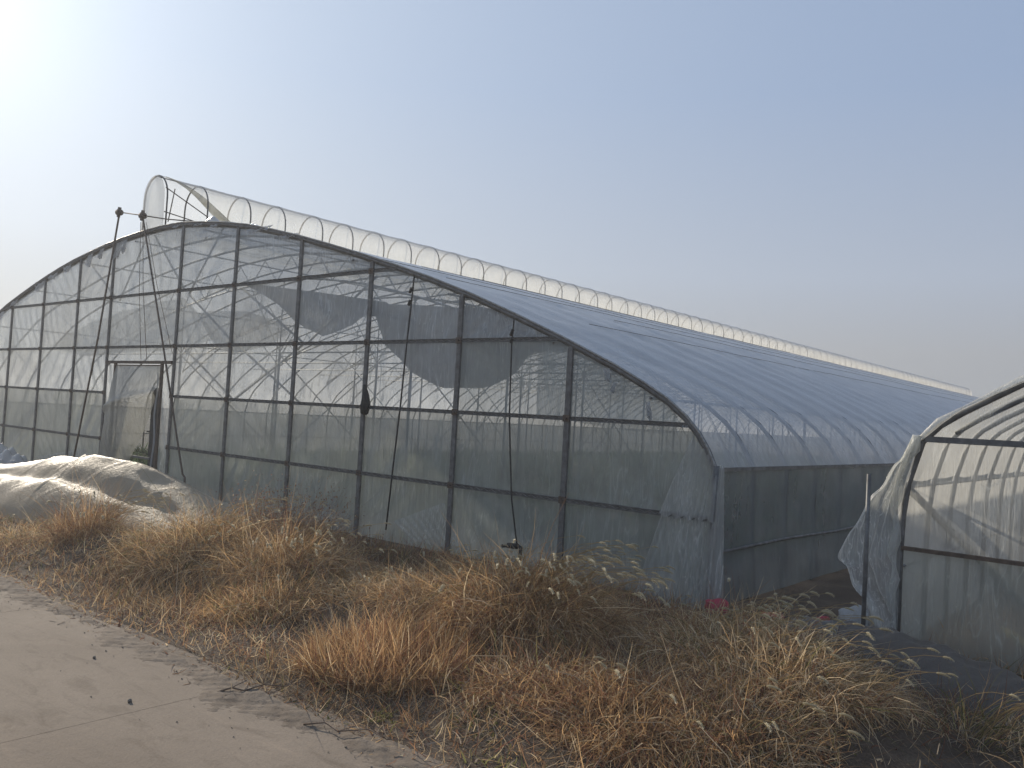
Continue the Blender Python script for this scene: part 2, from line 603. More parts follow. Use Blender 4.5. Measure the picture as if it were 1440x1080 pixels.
# ---------------------------------------------------------------- the big greenhouse
YF = 7.05                       # its front wall
YB = 68.3
RIGHT, LEFT = -3.47, -23.95
ARCH = interp([(-23.95, 1.22), (-23.8, 1.6), (-23.5, 1.95), (-23.0, 2.30), (-22.0, 2.85), (-21.1, 3.26), (-19.6, 3.66), (-18.2, 3.98),
               (-17.2, 4.16), (-15.7, 4.36), (-14.2, 4.46), (-13.2, 4.46), (-11.6, 4.28), (-10.9, 4.14), (-9.85, 3.90),
               (-8.38, 3.50), (-7.63, 3.28), (-6.73, 2.99), (-5.94, 2.69), (-5.14, 2.37), (-4.42, 2.05), (-3.95, 1.79),
               (-3.72, 1.60), (-3.58, 1.42), (-3.50, 1.26), (-3.47, 1.20)])
_ax = [-23.95, -23.8, -23.5, -23.0, -22.2] + list(np.linspace(-21.3, -4.6, 26)) + [-4.25, -4.0, -3.8, -3.66, -3.56, -3.50, -3.47]


def smooth_arch(x):
    w = 0.35 if -22.5 < x < -4.6 else 0.0
    if w == 0:
        return ARCH(x)
    return (ARCH(x - w) + 2 * ARCH(x) + ARCH(x + w)) / 4


PROF = [(x, smooth_arch(x)) for x in _ax]
AZ = interp(PROF)

gh = thing('greenhouse', 'large arched plastic film greenhouse with a steel grid front wall and a long ridge vent', 'greenhouse')
POSTS = [-22.4, -20.3, -18.63, -17.0, -15.6, -13.17, -11.52, -9.88, -8.35, -6.73, -5.14]
RAILS = [0.765, 1.60, 2.425, 3.34]


def arch_pts(off, y=0.0, z0=-0.05):
    """arch outline moved inwards by off, legs down to z0"""
    P = [Vector((x, 0, z)) for x, z in PROF]
    out = []
    for i, p in enumerate(P):
        t = P[min(i + 1, len(P) - 1)] - P[max(i - 1, 0)]
        n = Vector((t.z, 0, -t.x)).normalized()
        out.append(p + n * off)
    out = [Vector((LEFT + off, 0, z0))] + out + [Vector((RIGHT - off, 0, z0))]
    return [Vector((p.x, y, p.z)) for p in out]


# front wall: posts, rails with spring wire, film panes
for px in POSTS:
    mb = MB()
    h = AZ(px) + 0.0
    mb.box((0, 0, h / 2 - 0.1), (0.052, 0.03, h + 0.16))
    mb.box((-0.031, 0.012, h / 2 - 0.1), (0.012, 0.05, h + 0.12))
    mb.build('post', M['steel_dark'], gh, False, (px, YF - 0.03, 0))
cols = [LEFT] + POSTS + [RIGHT]


def x_at(z, side):
    """where the arch crosses height z"""
    if z < 1.2:
        return RIGHT if side > 0 else LEFT
    rngx = np.linspace(-14, RIGHT, 600) if side > 0 else np.linspace(-14, LEFT, 600)
    for x in rngx:
        if AZ(x) < z:
            return float(x)
    return RIGHT if side > 0 else LEFT


DOOR = (-15.24, -13.56, 2.13)
for rz in RAILS:
    xa, xb = x_at(rz, -1) + 0.03, x_at(rz, 1) - 0.03
    spans = [(xa, xb)]
    if rz < 2:
        spans = [(xa, -15.62), (-13.17, xb)] if rz < 1 else [(xa, -15.62), (-13.17, xb)]
    for (a, b) in spans:
        mb = MB()
        mb.box(((a + b) / 2, 0, 0), (b - a, 0.024, 0.034))
        mb.box(((a + b) / 2, -0.008, 0.020), (b - a, 0.036, 0.006))
        mb.box(((a + b) / 2, -0.008, -0.020), (b - a, 0.036, 0.006))
        r_ = mb.build('rail', M['steel_dark'], gh, False, (0, YF - 0.028, rz))
        zz = MB()
        n = int((b - a) / 0.055)
        zz.tube([(a + (b - a) * i / n, -0.026 + 0.003 * math.sin(i), 0.011 * (-1) ** i) for i in range(n + 1)], 0.003, 3)
        zz.build('spring_wire', M['wire'], r_, False)

zr = [-0.02] + RAILS + [9]
ck = MB()
ck.box((0, 0, 0), (0.085, 0.012, 0.07))
ck.tube([(0.0, -0.006, 0), (0.0, -0.022, 0)], 0.011, 6)
ck_mesh = ck.mesh('clamp_plate', M['rust'], False)
for px in POSTS:
    for rz in RAILS:
        if AZ(px) > rz + 0.1:
            obj('clamp_plate', ck_mesh, gh, (px, YF - 0.052, rz))
for i in range(len(cols) - 1):
    a, b = cols[i], cols[i + 1]
    for j in range(len(zr) - 1):
        z0, z1 = zr[j], zr[j + 1]
        if max(AZ(a), AZ(b), AZ((a + b) / 2)) <= z0 + 0.03:
            continue
        if abs(a + 15.6) < 0.01 and z1 <= 2.5:      # the doorway bay is filled further down
            if j < 2:
                continue
            z0_ = DOOR[2] if j == 2 else z0
        else:
            z0_ = z0
        xa, xb = a, b
        if AZ(a) < z0_:
            xa = x_at(z0_, -1)
        if AZ(b) < z0_:
            xb = x_at(z0_, 1)
        ph, amp = random.uniform(0, 9), random.uniform(0.004, 0.016)
        ang = random.choice((-1, 1)) * random.uniform(0.3, 1.3)
        fr = random.uniform(9, 22)
        bag = random.uniform(-0.03, 0.035)

        def fn(u, v, xa=xa, xb=xb, z0_=z0_, z1=z1, ph=ph, amp=amp, ang=ang, fr=fr, bag=bag):
            x = xa + (xb - xa) * u
            zt = min(z1, AZ(x))
            z = z0_ + (max(zt, z0_) - z0_) * v
            e = min(1, 8 * min(u, 1 - u, v, 1 - v) + 0.02)
            y = bag * math.sin(math.pi * u) * math.sin(math.pi * v)
            y += amp * e * math.sin(fr * (x + ang * z) + ph + 1.4 * math.sin(2.1 * z + ph)) * (0.4 + 0.6 * math.sin(2.3 * x + ph) ** 2)
            y += amp * 0.8 * e * nz(x * 3, z * 3, ph)
            y += 0.006 * math.sin(x * 75 + 2 * math.sin(x * 9)) * (math.exp(-(1 - v) * 7) + math.exp(-v * 7)) * min(1, 6 * v, 6 * (1 - v))
            return (x, YF + 0.004 + y, z)
        mb = MB()
        mb.grid(fn, 40, 16)
        mtn = 'film_low' if (j < 2 or (b > -5.2 and j < 3)) else ('film_mid' if (i * 7 + j * 5) % 4 == 0 or (j == 2 and i in (1, 2, 8)) else 'film_facade')
        mb.build('film_panel', M[mtn], gh)

# ribs: one arch every 0.8 m; the first one doubled at the front wall
SP = 0.817
nrib = int((YB - YF) / SP) + 1
ribm = MB()
ribm.tube(arch_pts(0.025), 0.022, 5)
rib_mesh = ribm.mesh('arch_rib', M['steel_dark'])
for k in range(nrib):
    obj('arch_rib', rib_mesh, gh, (0, YF + 0.02 + SP * k, 0))
fr_ = MB()
fr_.tube(arch_pts(0.0, -0.02), 0.032, 7)
fr_.build('front_arch', M['steel_dark'], gh, loc=(0, YF, 0))
fl = MB()
fl.tube([p + Vector((0, 0, 0.018)) for p in arch_pts(-0.012, -0.045, 0.9)[1:-1]], 0.012, 5)
fl.build('film_clamp_strip', M['wire'], gh, loc=(0, YF, 0))

# trusses with web bars under every third rib
tm = MB()
lo = [p for p in arch_pts(0.50) if p.z > 1.9]
hi_ = [p for p in arch_pts(0.05) if p.z > 1.9]
tm.tube(lo, 0.019, 5)
n = 38
L_ = interp([(p.x, p.z) for p in lo])
H_ = interp([(p.x, p.z) for p in hi_])
x0, x1 = lo[0].x, lo[-1].x
for i in range(n):
    xa, xb = x0 + (x1 - x0) * i / n, x0 + (x1 - x0) * (i + 1) / n
    a = (xa, 0, L_(xa) if i % 2 == 0 else H_(xa))
    b = (xb, 0, H_(xb) if i % 2 == 0 else L_(xb))
    tm.tube([a, b], 0.011, 4, False)
tm.tube([(x_at(2.6, -1) + .1, 0, 2.55), (x_at(2.6, 1) - .1, 0, 2.55)], 0.014, 5)
for s, x in ((1, -17.6), (-1, -17.6), (1, -10.2), (-1, -10.2), (1, -13.9), (-1, -13.9)):
    tm.tube([(x, 0, 2.56), (x + s * 1.15, 0, L_(x + s * 1.15))], 0.012, 4)
for x in (-17.6, -13.9, -10.2):
    tm.tube([(x, 0, 2.55), (x, 0, L_(x))], 0.014, 4)
tmesh = tm.mesh('truss', M['steel'])
for k in range(3, nrib, 3):
    obj('truss', tmesh, gh, (0, YF + 0.02 + SP * k, 0))
cm = MB()
cm.tube([(0, 0, -0.05), (0, 0, 2.56)], 0.026, 6)
cmesh = cm.mesh('column', M['steel'])
bm_ = MB()
bm_.tube([(0, 0, 0.5), (0, SP * 3, 2.5)], 0.013, 4)
bm_.tube([(0.03, 0, 2.5), (0.03, SP * 3, 0.5)], 0.013, 4)
bmesh_ = bm_.mesh('cross_brace', M['steel'])
for k in range(3, nrib - 3, 3):
    for x in (-17.6, -13.9, -10.2):
        obj('column', cmesh, gh, (x, YF + 0.02 + SP * k, 0))
        if (k // 3) % 2 == 1 and k < 45:
            obj('cross_brace', bmesh_, gh, (x, YF + 0.02 + SP * k, 0))
# X braces facing the front, behind the film
for (xa, za, xb, zb) in [(-13.1, 2.4, -11.6, 1.62), (-11.5, 1.62, -9.9, 2.42), (-11.5, 2.42, -9.9, 1.62), (-13.1, 3.3, -11.6, 2.45), (-11.5, 3.3, -9.9, 2.46),
                         (-15.55, 3.3, -14.7, 4.38), (-13.1, 3.3, -12.15, 4.34), (-16.9, 4.1, -15.7, 3.35), (-14.4, 4.4, -13.25, 3.38), (-9.8, 2.44, -8.4, 3.3)]:
    mb = MB()
    mb.tube([(xa, YF + 0.10, za), (xb, YF + 0.10, zb)], 0.016, 5)
    mb.build('diagonal_strut', M['steel'], gh)
for x in (-21.5, -19.2, -17.0, -14.9, -12.6, -10.6, -8.8, -7.0, -5.4, -4.2):
    z = AZ(x) - 0.09
    mb = MB()
    mb.tube([(x, YF, z), (x, YB, z)], 0.014, 5)
    mb.build('purlin', M['steel'], gh)

# roof film sagging a little between the ribs
rf = MB()
ov = [p for p in arch_pts(-0.006) if p.z > 1.15]
RX = interp([(i / (len(ov) - 1), p.x) for i, p in enumerate(ov)])
nu, per = 90, 4
NY = nrib * per
cum = [0]
for i in range(1, len(ov)):
    cum.append(cum[-1] + (ov[i] - ov[i - 1]).length)
sx = interp(list(zip(cum, [p.x for p in ov])))
sz = interp(list(zip(cum, [p.z for p in ov])))


def roof(u, v):
    s = u * cum[-1]
    y = YF - 0.03 + (YB - YF + 0.05) * v
    k = (y - YF - 0.02) / SP
    sag = abs(math.sin(math.pi * k)) ** 0.8
    ed = min(1, min(u, 1 - u) * 25)
    x, z = sx(s), sz(s)
    d = 0.030 * sag * (0.7 + 0.3 * nz(s, y, 3)) - 0.016 * nz(s * 2.1, y * 0.8, 5) * sag + 0.004 * sag * nz(s * 5, y * 3, 2)
    # pull creases fanning from the eave clips
    cr_ = 0.010 * math.sin(y * 46 + 3 * math.sin(s)) * math.exp(-((cum[-1] - s) / 0.35) ** 2)
    return (x - (0.4 if x > -8 else 0) * d + (cr_ if x > -6 else 0), y, z + 0.004 - d)


rf.grid(roof, nu, NY)
rf.build('roof_film', M['film_roof'], gh)
# press-down wires over the roof
for x in (-12.9, -12.1, -11.2, -10.4, -9.6, -8.7, -7.9, -7.2, -6.3):
    mb = MB()
    ya = YF + random.uniform(0, 5)
    yb = YF + random.uniform(24, 60)
    mb.tube([(x + 0.02 * math.sin(t), ya + (yb - ya) * t / 30, AZ(x) + 0.012 + 0.006 * math.sin(t * 3.3)) for t in range(31)], 0.004, 4)
    mb.build('roof_wire', M['steel_dark'], gh)
# eave rail and side walls
for sx_, X in ((1, RIGHT), (-1, LEFT)):
    mb = MB()
    mb.box((X + sx_ * 0.012, (YF + YB) / 2, 1.215), (0.03, YB - YF, 0.035))
    mb.build('eave_rail', M['steel_dark'], gh, False)
    mb = MB()
    mb.tube([(X + sx_ * 0.03, YF + 0.05 + (YB - YF) * i / 40, 0.47 + 0.015 * math.sin(i * 2.2)) for i in range(41)], 0.016, 6)
    mb.build('curtain_roll_tube', M['steel_dark'], gh)

    def up(u, v, X=X, sx_=sx_):
        y = YF + (YB - YF) * u
        return (X + sx_ * (0.008 + 0.012 * math.sin(y * 7.7) * v * (1 - v) * 4 + 0.010 * nz(y, v * 3, 2)), y, 1.2 - 0.74 * v)
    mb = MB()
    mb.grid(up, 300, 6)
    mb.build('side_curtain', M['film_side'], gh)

    def dn(u, v, X=X, sx_=sx_):
        y = YF + (YB - YF) * u
        return (X + sx_ * (0.002 + 0.05 * v + 0.012 * nz(y * 2, v * 3, 4)), y, 0.46 - 0.47 * v)
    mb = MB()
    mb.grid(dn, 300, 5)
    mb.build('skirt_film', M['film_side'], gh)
# back wall
mb = MB()
mb.grid(lambda u, v: (LEFT + (RIGHT - LEFT) * u, YB, max(1.2, AZ(LEFT + (RIGHT - LEFT) * u)) * v), 40, 6)
mb.build('back_film', M['film_roof'], gh)
for x in (-20, -17, -14, -11, -8, -5):
    mb = MB()
    mb.box((0, 0, AZ(x) / 2), (0.06, 0.04, AZ(x)))
    mb.build('post', M['steel_dark'], gh, False, (x, YB - 0.05, 0))

# ------------- ridge vent: a low tunnel of hoops along the ridge
VC, VW, VB, VT = -14.33, 0.40, 4.43, 5.43
vent = obj('ridge_vent', None, gh)
hp = []
for i in range(15):
    a = math.pi * i / 14
    hp.append((VC - VW * math.cos(a) + 0.0, 5.03 + 0.40 * math.sin(a)))
hoop = [(VC - VW - 0.02, VB)] + hp + [(VC + VW + 0.0, VB)]
hm = MB()
hm.tube([(x, 0, z) for x, z in hoop], 0.014, 6)
hoop_mesh = hm.mesh('hoop', M['steel_dark'])
for k in range(nrib):
    obj('hoop', hoop_mesh, vent, (random.gauss(0, .004), YF + 0.02 + SP * k + (random.gauss(0, .02) if k else 0), 0), (random.gauss(0, .004), 0, random.gauss(0, .001)))
arc = [0]
for i in range(1, len(hoop)):
    arc.append(arc[-1] + math.dist(hoop[i], hoop[i - 1]))
hx, hz = interp(list(zip(arc, [p[0] for p in hoop]))), interp(list(zip(arc, [p[1] for p in hoop])))


def ventf(a0, a1, y0, y1):
    def fn(u, v):
        s = a0 + (a1 - a0) * u
        y = y0 + (y1 - y0) * v
        sag = 0.014 * abs(math.sin(math.pi * (y - YF - 0.02) / SP))
        x, z = hx(s), hz(s)
        ox, oz = x - VC, z - 4.85
        l = math.hypot(ox, oz) + 1e-6
        k = 0.017 - sag + 0.004 * nz(s * 6, y * 3)
        return (x + ox / l * k, y, z + oz / l * k)
    return fn


TOT = arc[-1]
mb = MB()
mb.grid(ventf(0, TOT, YF + SP * 3 + 0.02, YB), 22, (nrib - 3) * 4)
mb.build('vent_film', M['film_vent'], vent)
# first three bays: the film on the right flank is torn loose along a diagonal
mb = MB()


def torn(u, v):
    y = YF + 0.02 + SP * 3 * v
    full = TOT * (0.56 + 0.44 * min(1, max(0, (v - 0.02) / 0.66)) ** 1.2)
    return ventf(0, full, YF + 0.02, YF + 0.02 + SP * 3)(u, v)


mb.grid(torn, 22, 14)
mb.build('vent_film', M['film_vent'], vent)


def flap(u, v):
    y = YF + 0.1 + SP * 2.1 * u
    full = TOT * (0.56 + 0.42 * u)
    x, z = hx(full), hz(full)
    w = 0.26 * math.sin(math.pi * min(1, u * 1.05)) + 0.01
    return (x + 0.02 + 0.03 * math.sin(u * 9) * v - 0.10 * v * w * 5, y + w * 1.2 * v, z + 0.02 - w * v + 0.03 * math.sin(u * 14) * v)


mb = MB()
mb.grid(flap, 16, 4)
mb.build('torn_flap', M['film_fold'], vent)
mb = MB()
mb.grid(lambda u, v: (hx(TOT * (v * .5)) + (hx(TOT * (1 - v * .5)) - hx(TOT * (v * .5))) * u, YF - 0.0 + 0.01 * math.sin(u * 9 + v * 4), (hz(TOT * v * .5))), 8, 12)
mb.build('end_film', M['film_vent'], vent)
for p, q in (((VC + VW, YF, 5.17), (VC + VW, YF + SP * 1.85, 4.53)), ((VC + VW, YF, 4.75), (VC + VW, YF + SP * 2.6, 4.55)),
             ((VC + VW, YF + SP * 1.2, 4.52), (VC + VW, YF + SP * 3, 4.80)), ((VC + .33, YF + .2, 5.2), (VC + .36, YF + .1, 4.6))):
    mb = MB()
    mb.tube([p, q], 0.010, 5)
    mb.build('brace_rod', M['rust'], vent)
for x in (VC - VW, VC + VW, VC):
    mb = MB()
    z = 4.5 if x != VC else 5.42
    mb.tube([(x, YF, z), (x, YB, z)], 0.009, 5)
    mb.build('vent_rail', M['steel'], vent)

# ------------- winch for the vent: a shaft, two gear heads and two long crank rods
win = obj('vent_winch', None, gh)
for gx, gz_, by in ((-15.38, 4.88, -0.03), (-14.48, 4.72, -0.06)):
    mb = MB()
    mb.tube([(gx - 0.06, YF - 0.10, gz_), (gx + 0.05, YF - 0.10, gz_ - 0.01)], 0.055, 10)
    mb.tube([(gx - 0.03, YF - 0.10, gz_ - 0.09), (gx, YF - 0.10, gz_ + 0.09)], 0.032, 8)
    mb.tube([(gx - 0.01, YF - 0.14, gz_), (gx - 0.01, YF - 0.05, gz_)], 0.05, 8)
    mb.build('gear_head', M['rust'], win)
mb = MB()
mb.tube([(-15.38, YF - 0.10, 4.88), (-14.48, YF - 0.10, 4.72), (-13.8, YF - 0.02, 4.60), (-13.3, YF + 0.4, 4.58)], 0.011, 6)
mb.build('drive_shaft', M['rust'], win)
mb = MB()
mb.tube([(-15.38, YF - 0.10, 4.85), (-15.8, YF - 0.13, 2.6), (-16.28, YF - 0.2, 0.35)], 0.017, 6)
mb.build('crank_rod', M['rust'], win)
mb = MB()
mb.tube([(-14.48, YF - 0.10, 4.70), (-13.4, YF - 0.14, 2.5), (-12.36, YF - 0.2, 0.40), (-12.25, YF - 0.22, 0.36), (-12.22, YF - 0.22, 0.02)], 0.017, 6)
mb.build('crank_rod', M['rust'], win)
for a, b in (((-15.42, 4.84), (-16.1, 1.9)), ((-14.6, 4.62), (-14.25, 2.2)), ((-14.52, 4.62), (-14.05, 2.2)), ((-14.4, 4.6), (-13.2, 2.3))):
    mb = MB()
    mb.tube([(a[0], YF - 0.07, a[1]), ((a[0] + b[0]) / 2 - 0.05, YF - 0.07, (a[1] + b[1]) / 2), (b[0], YF - 0.06, b[1])], 0.005, 4)
    mb.build('guy_wire', M['rust'], win)

# ------------- the doorway with its torn sheet
door = obj('doorway', None, gh)
for x in (DOOR[0], DOOR[1]):
    mb = MB()
    mb.box((x, YF - 0.03, 1.05), (0.055, 0.04, 2.16))
    mb.build('door_jamb', M['rust'], door, False)
mb = MB()
mb.box((-14.4, YF - 0.035, 2.155), (2.38, 0.05, 0.05))
mb.box((-14.4, YF - 0.032, 2.105), (1.70, 0.04, 0.018))
mb.build('door_head', M['rust'], door, False)
mb = MB()
mb.box((-14.2, YF - 0.02, 0.53), (0.85, 0.03, 0.035))
mb.build('door_sill_bar', M['steel_dark'], door, False)
mb = MB()
mb.box((0, 0, 0.98), (0.26, 0.035, 1.50))
mb.box((-0.16, -0.01, 0.98), (0.11, 0.02, 0.03))
o = mb.build('door_leaf', M['board'], door, False, (-13.77, YF + 0.02, 0))
mb = MB()
mb.grid(lambda u, v: (-13.70 + 0.05 * u + 0.025 * math.sin(v * 11), YF - 0.03 - 0.02 * math.sin(u * 3), 1.98 - 1.6 * v), 4, 24)
mb.build('torn_strip', M['film_scrap'], door)


def dsheet(u, v):
    xl = DOOR[0] + 0.03 - 0.42 * max(0, (v - 0.3)) ** 1.0 * 1.2
    xr = DOOR[1] - 0.03 - 0.12 * v - 0.95 * max(0, v - 0.2) ** 1.15 * 1.2
    x = xl + (xr - xl) * u
    z = 2.10 - 1.86 * v + 0.10 * math.sin(math.pi * u) * v
    b = 0.24 * math.sin(math.pi * min(1, v * 1.02)) * math.sin(math.pi * min(1, 0.15 + u * 0.85))
    fold = 0.07 * math.exp(-((z - (1.45 + 0.35 * (u - 0.4))) / 0.07) ** 2)
    return (x, YF - 0.03 - b - fold + 0.018 * math.sin(13 * (u - 0.7 * v)) * (0.3 + v), z)


mb = MB()
mb.grid(dsheet, 36, 40)
mb.build('torn_door_film', M['film_door'], door)
for (a, b) in ((-15.6, DOOR[0]), (DOOR[1], -13.17)):
    mb = MB()
    mb.grid(lambda u, v, a=a, b=b: (a + (b - a) * u, YF + 0.004 + 0.012 * math.sin(u * 8 + v * 14), 2.12 * v), 8, 24)
    mb.build('film_panel', M['film_facade'], door)
mb = MB()
mb.tube([(-15.0, YF - 0.15, 0.22), (-14.6, YF - 0.1, 0.30), (-14.1, YF - 0.05, 0.42)], 0.012, 5)
mb.build('loose_stick', M['twig'], door)

# ------------- liner sheets hanging inside
def sheet(top, bot, y0, y1, nu=26, nv=12, wob=0.05, mm_='film_dark'):
    T = [interp([(i / (len(top) - 1), p[k]) for i, p in enumerate(top)]) for k in (0, 1)]
    B = [interp([(i / (len(bot) - 1), p[k]) for i, p in enumerate(bot)]) for k in (0, 1)]

    def fn(u, v):
        x = T[0](u) * (1 - v) + B[0](u) * v
        z = T[1](u) * (1 - v) + B[1](u) * v
        return (x, y0 + (y1 - y0) * v + wob * math.sin(x * 4 + z * 3) + 0.3 * wob * math.sin(x * 13), z)
    mb = MB()
    mb.grid(fn, nu, nv)
    mb.build('liner_sheet', M[mm_], gh)


sheet([(-13.5, 3.69), (-12.4, 3.56), (-11.3, 3.42), (-9.56, 3.18)], [(-13.3, 3.46), (-12.57, 3.02), (-11.7, 2.76), (-10.6, 3.08), (-9.56, 2.95)], 8.3, 8.9)
sheet([(-9.9, 3.16), (-8.6, 3.08), (-7.3, 2.98), (-6.12, 2.56)], [(-9.8, 2.56), (-9.16, 2.11), (-8.55, 1.93), (-7.74, 1.95), (-7.24, 2.14), (-6.9, 2.42), (-6.12, 2.50)], 8.3, 8.6)
sheet([(-22.5, 2.7), (-20.7, 3.15), (-18.8, 3.42), (-16.2, 3.62)], [(-22.6, 2.50), (-20.4, 2.60), (-18.6, 2.62), (-16.2, 2.85)], 8.7, 9.6, mm_='film_faint')
sheet([(-16.2, 3.3), (-15.4, 3.35), (-14.3, 3.3), (-13.3, 3.1)], [(-16.1, 2.75), (-15.4, 2.5), (-14.6, 2.6), (-13.3, 2.9)], 9.0, 9.4, mm_='film_faint')
sheet([(-6.3, 2.62), (-5.6, 2.45), (-5.0, 2.2), (-4.4, 1.95)], [(-6.3, 1.62), (-5.6, 1.55), (-5.0, 1.50), (-4.4, 1.50)], 7.9, 8.0, 20, 8, 0.03, 'film_faint')

# ------------- ropes and ragged bits on the front wall
mb = MB()
mb.tube([(-7.57, YF - 0.02, 3.24), (-7.60, YF - 0.05, 2.4), (-7.66, YF - 0.04, 1.6), (-7.72, YF - 0.05, 0.8), (-7.76, YF - 0.06, 0.12)], 0.011, 5)
mb.build('press_rope', M['rope'], gh)
mb = MB()
mb.tube([(-5.94, YF - 0.02, 2.66), (-5.93, YF - 0.05, 2.40), (-5.91, YF - 0.045, 1.6), (-5.86, YF - 0.05, 1.15), (-5.80, YF - 0.06, 0.7), (-5.66, YF - 0.09, 0.20)], 0.009, 5)
mb.build('press_rope', M['rope'], gh)
mb = MB()
mb.tube([(-5.86, YF - 0.10, 0.20), (-5.66, YF - 0.10, 0.24), (-5.60, YF - 0.11, 0.22), (-5.60, YF - 0.11, 0.08)], 0.020, 6)
mb.box((-5.72, YF - 0.10, 0.22), (0.12, 0.05, 0.05))
mb.build('hand_crank', M['rope'], gh)
# rope knots
for x, z in ((-7.6, 2.9), (-7.59, 3.05), (-5.94, 2.5), (-5.93, 2.42)):
    mb = MB()
    mb.tube([(x - .02, YF - .045, z - .03), (x, YF - .05, z), (x + .01, YF - .045, z + .035)], 0.018, 5)
    mb.build('rope_knot', M['rope'], gh)
mb = MB()
mb.tube([(-8.31, YF - .05, 1.52), (-8.27, YF - .07, 1.62), (-8.29, YF - .06, 1.75), (-8.34, YF - .05, 1.88)], 0.05, 6, rr=[.05, .065, .045, .02])
mb.build('bundled_film', M['rope'], gh)


def rag(x, z, w, h, seed, ang=0.0, name='torn_flap', y=YF - 0.035):
    rr = random.Random(seed)
    ks = [rr.uniform(0.5, 1.0) for _ in range(12)]

    def fn(u, v):
        ln = h * (0.35 + 0.65 * ks[int(u * 11)]) * v
        xx = x + (u - 0.5) * w * (1 - 0.35 * v) + math.sin(ang) * ln
        return (xx, y - 0.03 * math.sin(u * 15 + v * 4 + seed) * v - 0.02 * v, z - ln * math.cos(ang) + 0.0)
    b_ = MB()
    b_.grid(fn, 11, 6)
    return b_.build(name, M['film_scrap'], gh)


for x, w, h in ((-21.0, .5, .22), (-20.2, .35, .16), (-18.9, .5, .20), (-18.3, .5, .14), (-17.6, .35, .18), (-16.6, .25, .30), (-16.1, .2, .25), (-15.4, .3, .40), (-15.2, .15, .3),
                (-13.4, .3, .07), (-12.7, .5, .06), (-12.2, .35, .08), (-11.0, .8, .09), (-10.2, .5, .07)):
    rag(x, AZ(x) + 0.015, w, h, int(-x * 10), random.uniform(-.25, .25))
rag(-4.70, 2.12, .10, .17, 3, 0.45)
rag(-4.58, 1.98, .06, .12, 4, -0.2)
rag(-4.20, 1.80, .05, .20, 6, 0.25)
rag(-3.80, 1.60, .10, .04, 8, 0.8)
# crumpled film heaped on the front edge of the roof at the ridge
mb = MB()
mb.grid(lambda u, v: (-13.2 + 2.1 * u, YF + 0.02 + 0.16 * v, AZ(-13.2 + 2.1 * u) + 0.03 + (0.10 * math.exp(-((u - .3) / .12) ** 2) + 0.035) * math.sin(math.pi * v) * (0.6 + 0.4 * math.sin(u * 23))), 40, 6)
mb.build('crumpled_film', M['film_scrap'], gh)

# loose pleated film hanging round the right-hand corner of the front wall
def pleat(x0t, x1t, zt, x0b, x1b, zb, y, npl, amp, nu=60, nv=20, side=0.0):
    def fn(u, v):
        xt, xb = x0t + (x1t - x0t) * u, x0b + (x1b - x0b) * u
        x = xt * (1 - v) + xb * v
        z = zt(u) * (1 - v) + zb * v if callable(zt) else zt * (1 - v) + zb * v
        a = amp * (0.25 + v) * math.sin(npl * u * 6.283 + 2.6 * math.sin(u * 6 + 1) + 0.9 * math.sin(v * 3 + u * 5)) * (0.35 + 0.65 * math.sin(u * 7.5 + 1.3) ** 2)
        return (x + 0.3 * a, y - abs(a) * 0.6 - 0.06 * v + side * v, z + 0.015 * math.sin(u * 30))
    b_ = MB()
    b_.grid(fn, nu, nv)
    return b_


pleat(-3.70, -3.44, lambda u: 1.50 - 0.25 * u, -3.98, -3.42, 0.76, YF - 0.06, 3.2, 0.03).build('pleated_film', M['film_torn'], gh)
pleat(-3.98, -3.42, 0.76, -4.18, -3.42, -0.03, YF - 0.07, 5.5, 0.045).build('pleated_film', M['film_torn'], gh)
pleat(-3.46, -3.38, lambda u: 1.25, -3.46, -3.30, -0.03, YF - 0.04, 2.0, 0.03, 20, 20).build('pleated_film', M['film_torn'], gh)
mb = MB()
mb.tube([(-3.47, YF - 0.05, -0.05), (-3.455, YF - 0.05, 1.25)], 0.03, 8)
mb.build('corner_post', M['steel_dark'], gh)
# pull creases at the foot of two bays
for k, (xa, xb) in enumerate(((-7.7, -6.85), (-18.4, -16.2))):
    mb = MB()
    mb.grid(lambda u, v, xa=xa, xb=xb: (xa + (xb - xa) * u + 0.35 * (1 - v), YF - 0.012 - 0.018 * abs(math.sin(u * 24 + v)) * (1 - v * .5), 0.05 + 0.5 * v * (0.35 + 0.65 * u)), 60, 8)
    mb.build('creased_film', M['film_torn'], gh)

# ---------------------------------------------------------------- the second greenhouse on the right
g2 = thing('greenhouse', 'smaller clear film greenhouse at the right edge with a loose sheet blowing from its corner', 'greenhouse')
Y2, Y2B = 6.95, 40.0
P2 = [(-1.87, -0.05), (-1.87, 0.7), (-1.86, 1.0), (-1.83, 1.25), (-1.74, 1.57), (-1.62, 1.70), (-1.46, 1.81), (-1.1, 2.02), (-0.6, 2.24), (0.1, 2.50), (1.0, 2.78), (2.2, 3.05),
      (3.4, 3.15), (4.6, 3.05), (5.8, 2.78), (6.9, 2.42), (7.9, 2.02), (8.4, 1.75), (8.62, 1.5), (8.67, 1.2), (8.68, -0.05)]
rm = MB()
rm.tube([(x, 0, z) for x, z in P2], 0.022, 6)
rmesh = rm.mesh('arch_rib', M['steel'])
for k in range(1, 44):
    obj('arch_rib', rmesh, g2, (0, Y2 + 0.75 * k, 0))
fm = MB()
fm.tube([(x, 0, z) for x, z in P2], 0.024, 7)
fm.build('front_arch', M['steel_dark'], g2, loc=(0, Y2, 0))


def p2len(inset=0.0, start=1):
    P = P2[start:]
    c = [0]
    for i in range(1, len(P)):
        c.append(c[-1] + math.dist(P[i], P[i - 1]))
    return interp(list(zip(c, [p[0] for p in P]))), interp(list(zip(c, [p[1] for p in P]))), c[-1]


ax2, az2, t2 = p2len(0, 3)
mb = MB()


